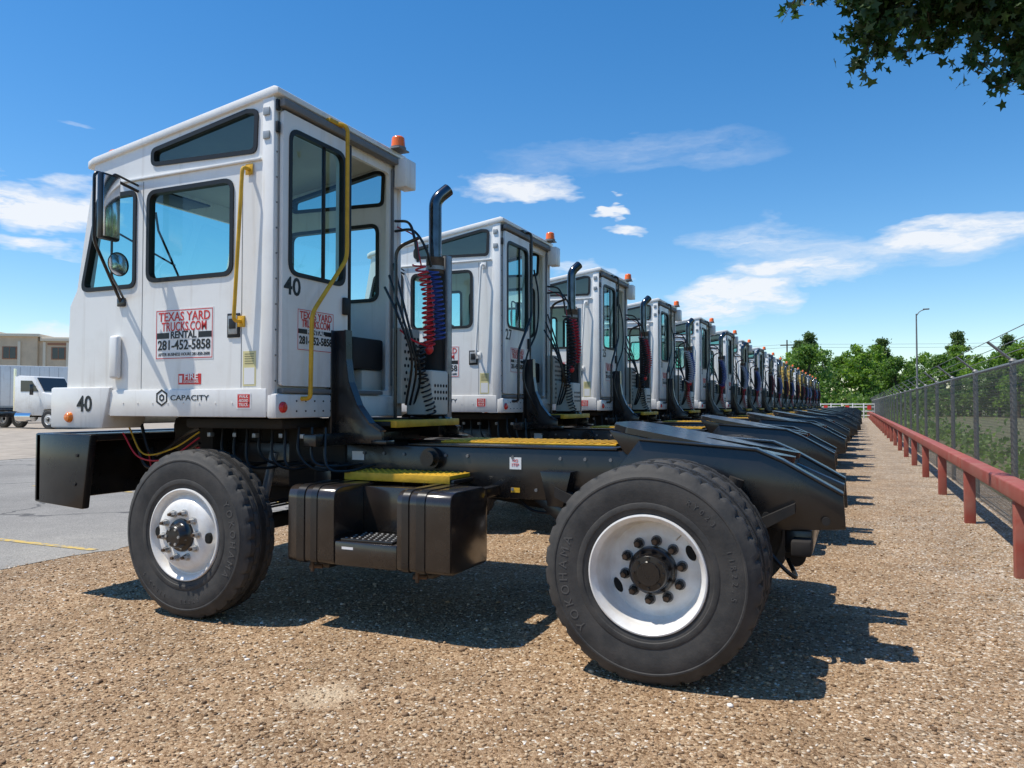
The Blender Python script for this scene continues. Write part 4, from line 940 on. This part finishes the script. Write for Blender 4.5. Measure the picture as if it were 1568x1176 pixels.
b.prism(WIN,[(.44,2.86),(.93,2.12),(.97,2.13),(.48,2.88)],-.9,.9,0)
b.box(CHROME,2.552,2.60,-.5,.5,.95,1.7,.01); b.box(CHROME,2.45,2.7,-1.1,1.1,.40,.74,.04)
b.box(BLACK,-4.5,2.2,-.45,.45,.65,.95,.02); b.cyl(CHROME,(-.9,-.85,.7),(.2,-.85,.7),.28,seg=20); b.cyl(CHROME,(-1.15,-.9,1),(-1.15,-.9,3.4),.07,seg=12)
b.box(BLACK,.45,.53,-1.4,-1.2,1.9,2.5,.02); b.tube(BLACK,[(.5,-1.05,2.4),(.5,-1.3,2.4)],.015,6); b.box(AMB,2.3,2.45,-1.08,-.95,1.3,1.45,.01)
b.box(BLACK,-4.2,-2.6,-.5,.5,1.0,1.12,.03)
mkobj('body',b.mesh(),e)
for j,yv in enumerate((-1.12,1.12)): mkobj('front_wheel_%d'%j,WF,e,(1.5,yv,.53),(0,0,math.pi*j))
for i,x in enumerate((-2.9,-4.1)):
    for j,yv in enumerate((-1.15,1.15)): mkobj('rear_wheel_%d%d'%(i,j),WR,e,(x,yv,.53),(0,0,math.pi*j))

# ---------------------------------------------------------------- sky + sun
sund=Vector((-.40,-.25,1.0)).normalized()
el=math.asin(sund.z); az=math.atan2(sund.x,sund.y)
w=bpy.data.worlds.new('World'); sc.world=w; w.use_nodes=True; nt=w.node_tree; nt.nodes.clear()
o=nt.nodes.new('ShaderNodeOutputWorld'); bg=nt.nodes.new('ShaderNodeBackground'); bg.inputs[1].default_value=.14
sky=nt.nodes.new('ShaderNodeTexSky'); sky.sky_type='NISHITA'; sky.sun_disc=False; sky.sun_elevation=el; sky.sun_rotation=az%(2*math.pi)
sky.air_density=1.0; sky.dust_density=.2; sky.ozone_density=2.2; sky.altitude=50
hs=nt.nodes.new('ShaderNodeHueSaturation'); hs.inputs['Saturation'].default_value=1.36; hs.inputs['Value'].default_value=1.16; nt.links.new(sky.outputs[0],hs.inputs['Color'])
tc=nt.nodes.new('ShaderNodeTexCoord')
nz=nt.nodes.new('ShaderNodeTexNoise'); nz.inputs['Scale'].default_value=5; nz.inputs['Detail'].default_value=5; nz.inputs['Roughness'].default_value=.6
mp=nt.nodes.new('ShaderNodeMapping'); mp.inputs['Scale'].default_value=(1,1,3.2); nt.links.new(tc.outputs['Generated'],mp.inputs[0]); nt.links.new(mp.outputs[0],nz.inputs['Vector'])
sb=nt.nodes.new('ShaderNodeVectorMath'); sb.operation='SUBTRACT'; nt.links.new(nz.outputs['Color'],sb.inputs[0]); sb.inputs[1].default_value=(.5,.5,.5)
scl=nt.nodes.new('ShaderNodeVectorMath'); scl.operation='MULTIPLY'; nt.links.new(sb.outputs[0],scl.inputs[0]); scl.inputs[1].default_value=(.26,.26,.09)
ad=nt.nodes.new('ShaderNodeVectorMath'); ad.operation='ADD'; nt.links.new(tc.outputs['Generated'],ad.inputs[0]); nt.links.new(scl.outputs[0],ad.inputs[1])
D=ad.outputs[0]
def dot(vec):
    v=nt.nodes.new('ShaderNodeVectorMath'); v.operation='DOT_PRODUCT'; nt.links.new(D,v.inputs[0]); v.inputs[1].default_value=vec; return v.outputs['Value']
clouds=[(30,312,185,54,1.25),(60,388,130,15,.7),(40,500,80,18,.6),(800,283,88,30,.9),(935,320,32,11,.9),(955,348,52,12,.85),(1215,412,120,26,.85),(1110,458,105,38,1.1),(1180,356,140,38,.45),(1490,345,150,36,.9),(1330,385,230,40,.35),(885,415,50,16,.6),(980,235,230,34,.16),(130,206,34,8,.3),(-300,300,200,60,.9),(1900,300,220,60,.7)]
tot=None
for (px,py,hw,hh,dn) in clouds:
    u=(px-784)/1178; v=(620-py)/1178; C=Vector((F.x+u*Rt.x,F.y+u*Rt.y,v)); L=C.length; C.normalize()
    Rv=Vector((C.y,-C.x,0)).normalized(); Uv=Rv.cross(C).normalized()
    a=mth(nt,'DIVIDE',dot(Rv),hw/1178/L); c=mth(nt,'DIVIDE',dot(Uv),hh/1178/L)
    q=mth(nt,'ADD',mth(nt,'MULTIPLY',a,a),mth(nt,'MULTIPLY',c,c)); q=mth(nt,'SUBTRACT',1.0,q,True)
    q=mth(nt,'MULTIPLY',q,mth(nt,'GREATER_THAN',dot(C),.2)); q=mth(nt,'MULTIPLY',q,dn)
    tot=q if tot is None else mth(nt,'MAXIMUM',tot,q)
n2=nt.nodes.new('ShaderNodeTexNoise'); n2.inputs['Scale'].default_value=9; n2.inputs['Detail'].default_value=8; n2.inputs['Roughness'].default_value=.62
mp2=nt.nodes.new('ShaderNodeMapping'); mp2.inputs['Scale'].default_value=(1,1,4.5); mp2.inputs['Rotation'].default_value=(0,R(8),0); nt.links.new(D,mp2.inputs[0]); nt.links.new(mp2.outputs[0],n2.inputs['Vector'])
k=mth(nt,'MULTIPLY_ADD',n2.outputs[0],3.6); k.node.inputs[2].default_value=-1.05
fac=mth(nt,'MULTIPLY',tot,mth(nt,'MAXIMUM',k,0.0)); fac=mth(nt,'MULTIPLY',fac,1.3,True)
fac=mth(nt,'MINIMUM',fac,.92)
col=mixc(nt,hs.outputs[0],(6.6,6.8,7.1),fac)
nt.links.new(col,bg.inputs[0]); nt.links.new(bg.outputs[0],o.inputs[0])
sl=bpy.data.lights.new('sun','SUN'); sl.energy=5.0; sl.angle=R(.53); sl.color=(1,.945,.84); so=bpy.data.objects.new('sun',sl); COL.objects.link(so)
so.rotation_euler=(-sund).to_track_quat('-Z','Y').to_euler(); so.location=(-5,-3,15)

# ---------------------------------------------------------------- camera
cd=bpy.data.cameras.new('camera'); cam=bpy.data.objects.new('camera',cd); COL.objects.link(cam); sc.camera=cam
cd.sensor_width=36; cd.lens=.751*36; cd.clip_start=.05; cd.clip_end=3000
cam.location=(0,0,1.35); cam.rotation_euler=(R(90+1.556),0,R(24.1))
sc.view_settings.view_transform='Standard'; sc.view_settings.look='None'; sc.view_settings.exposure=0; sc.view_settings.gamma=1
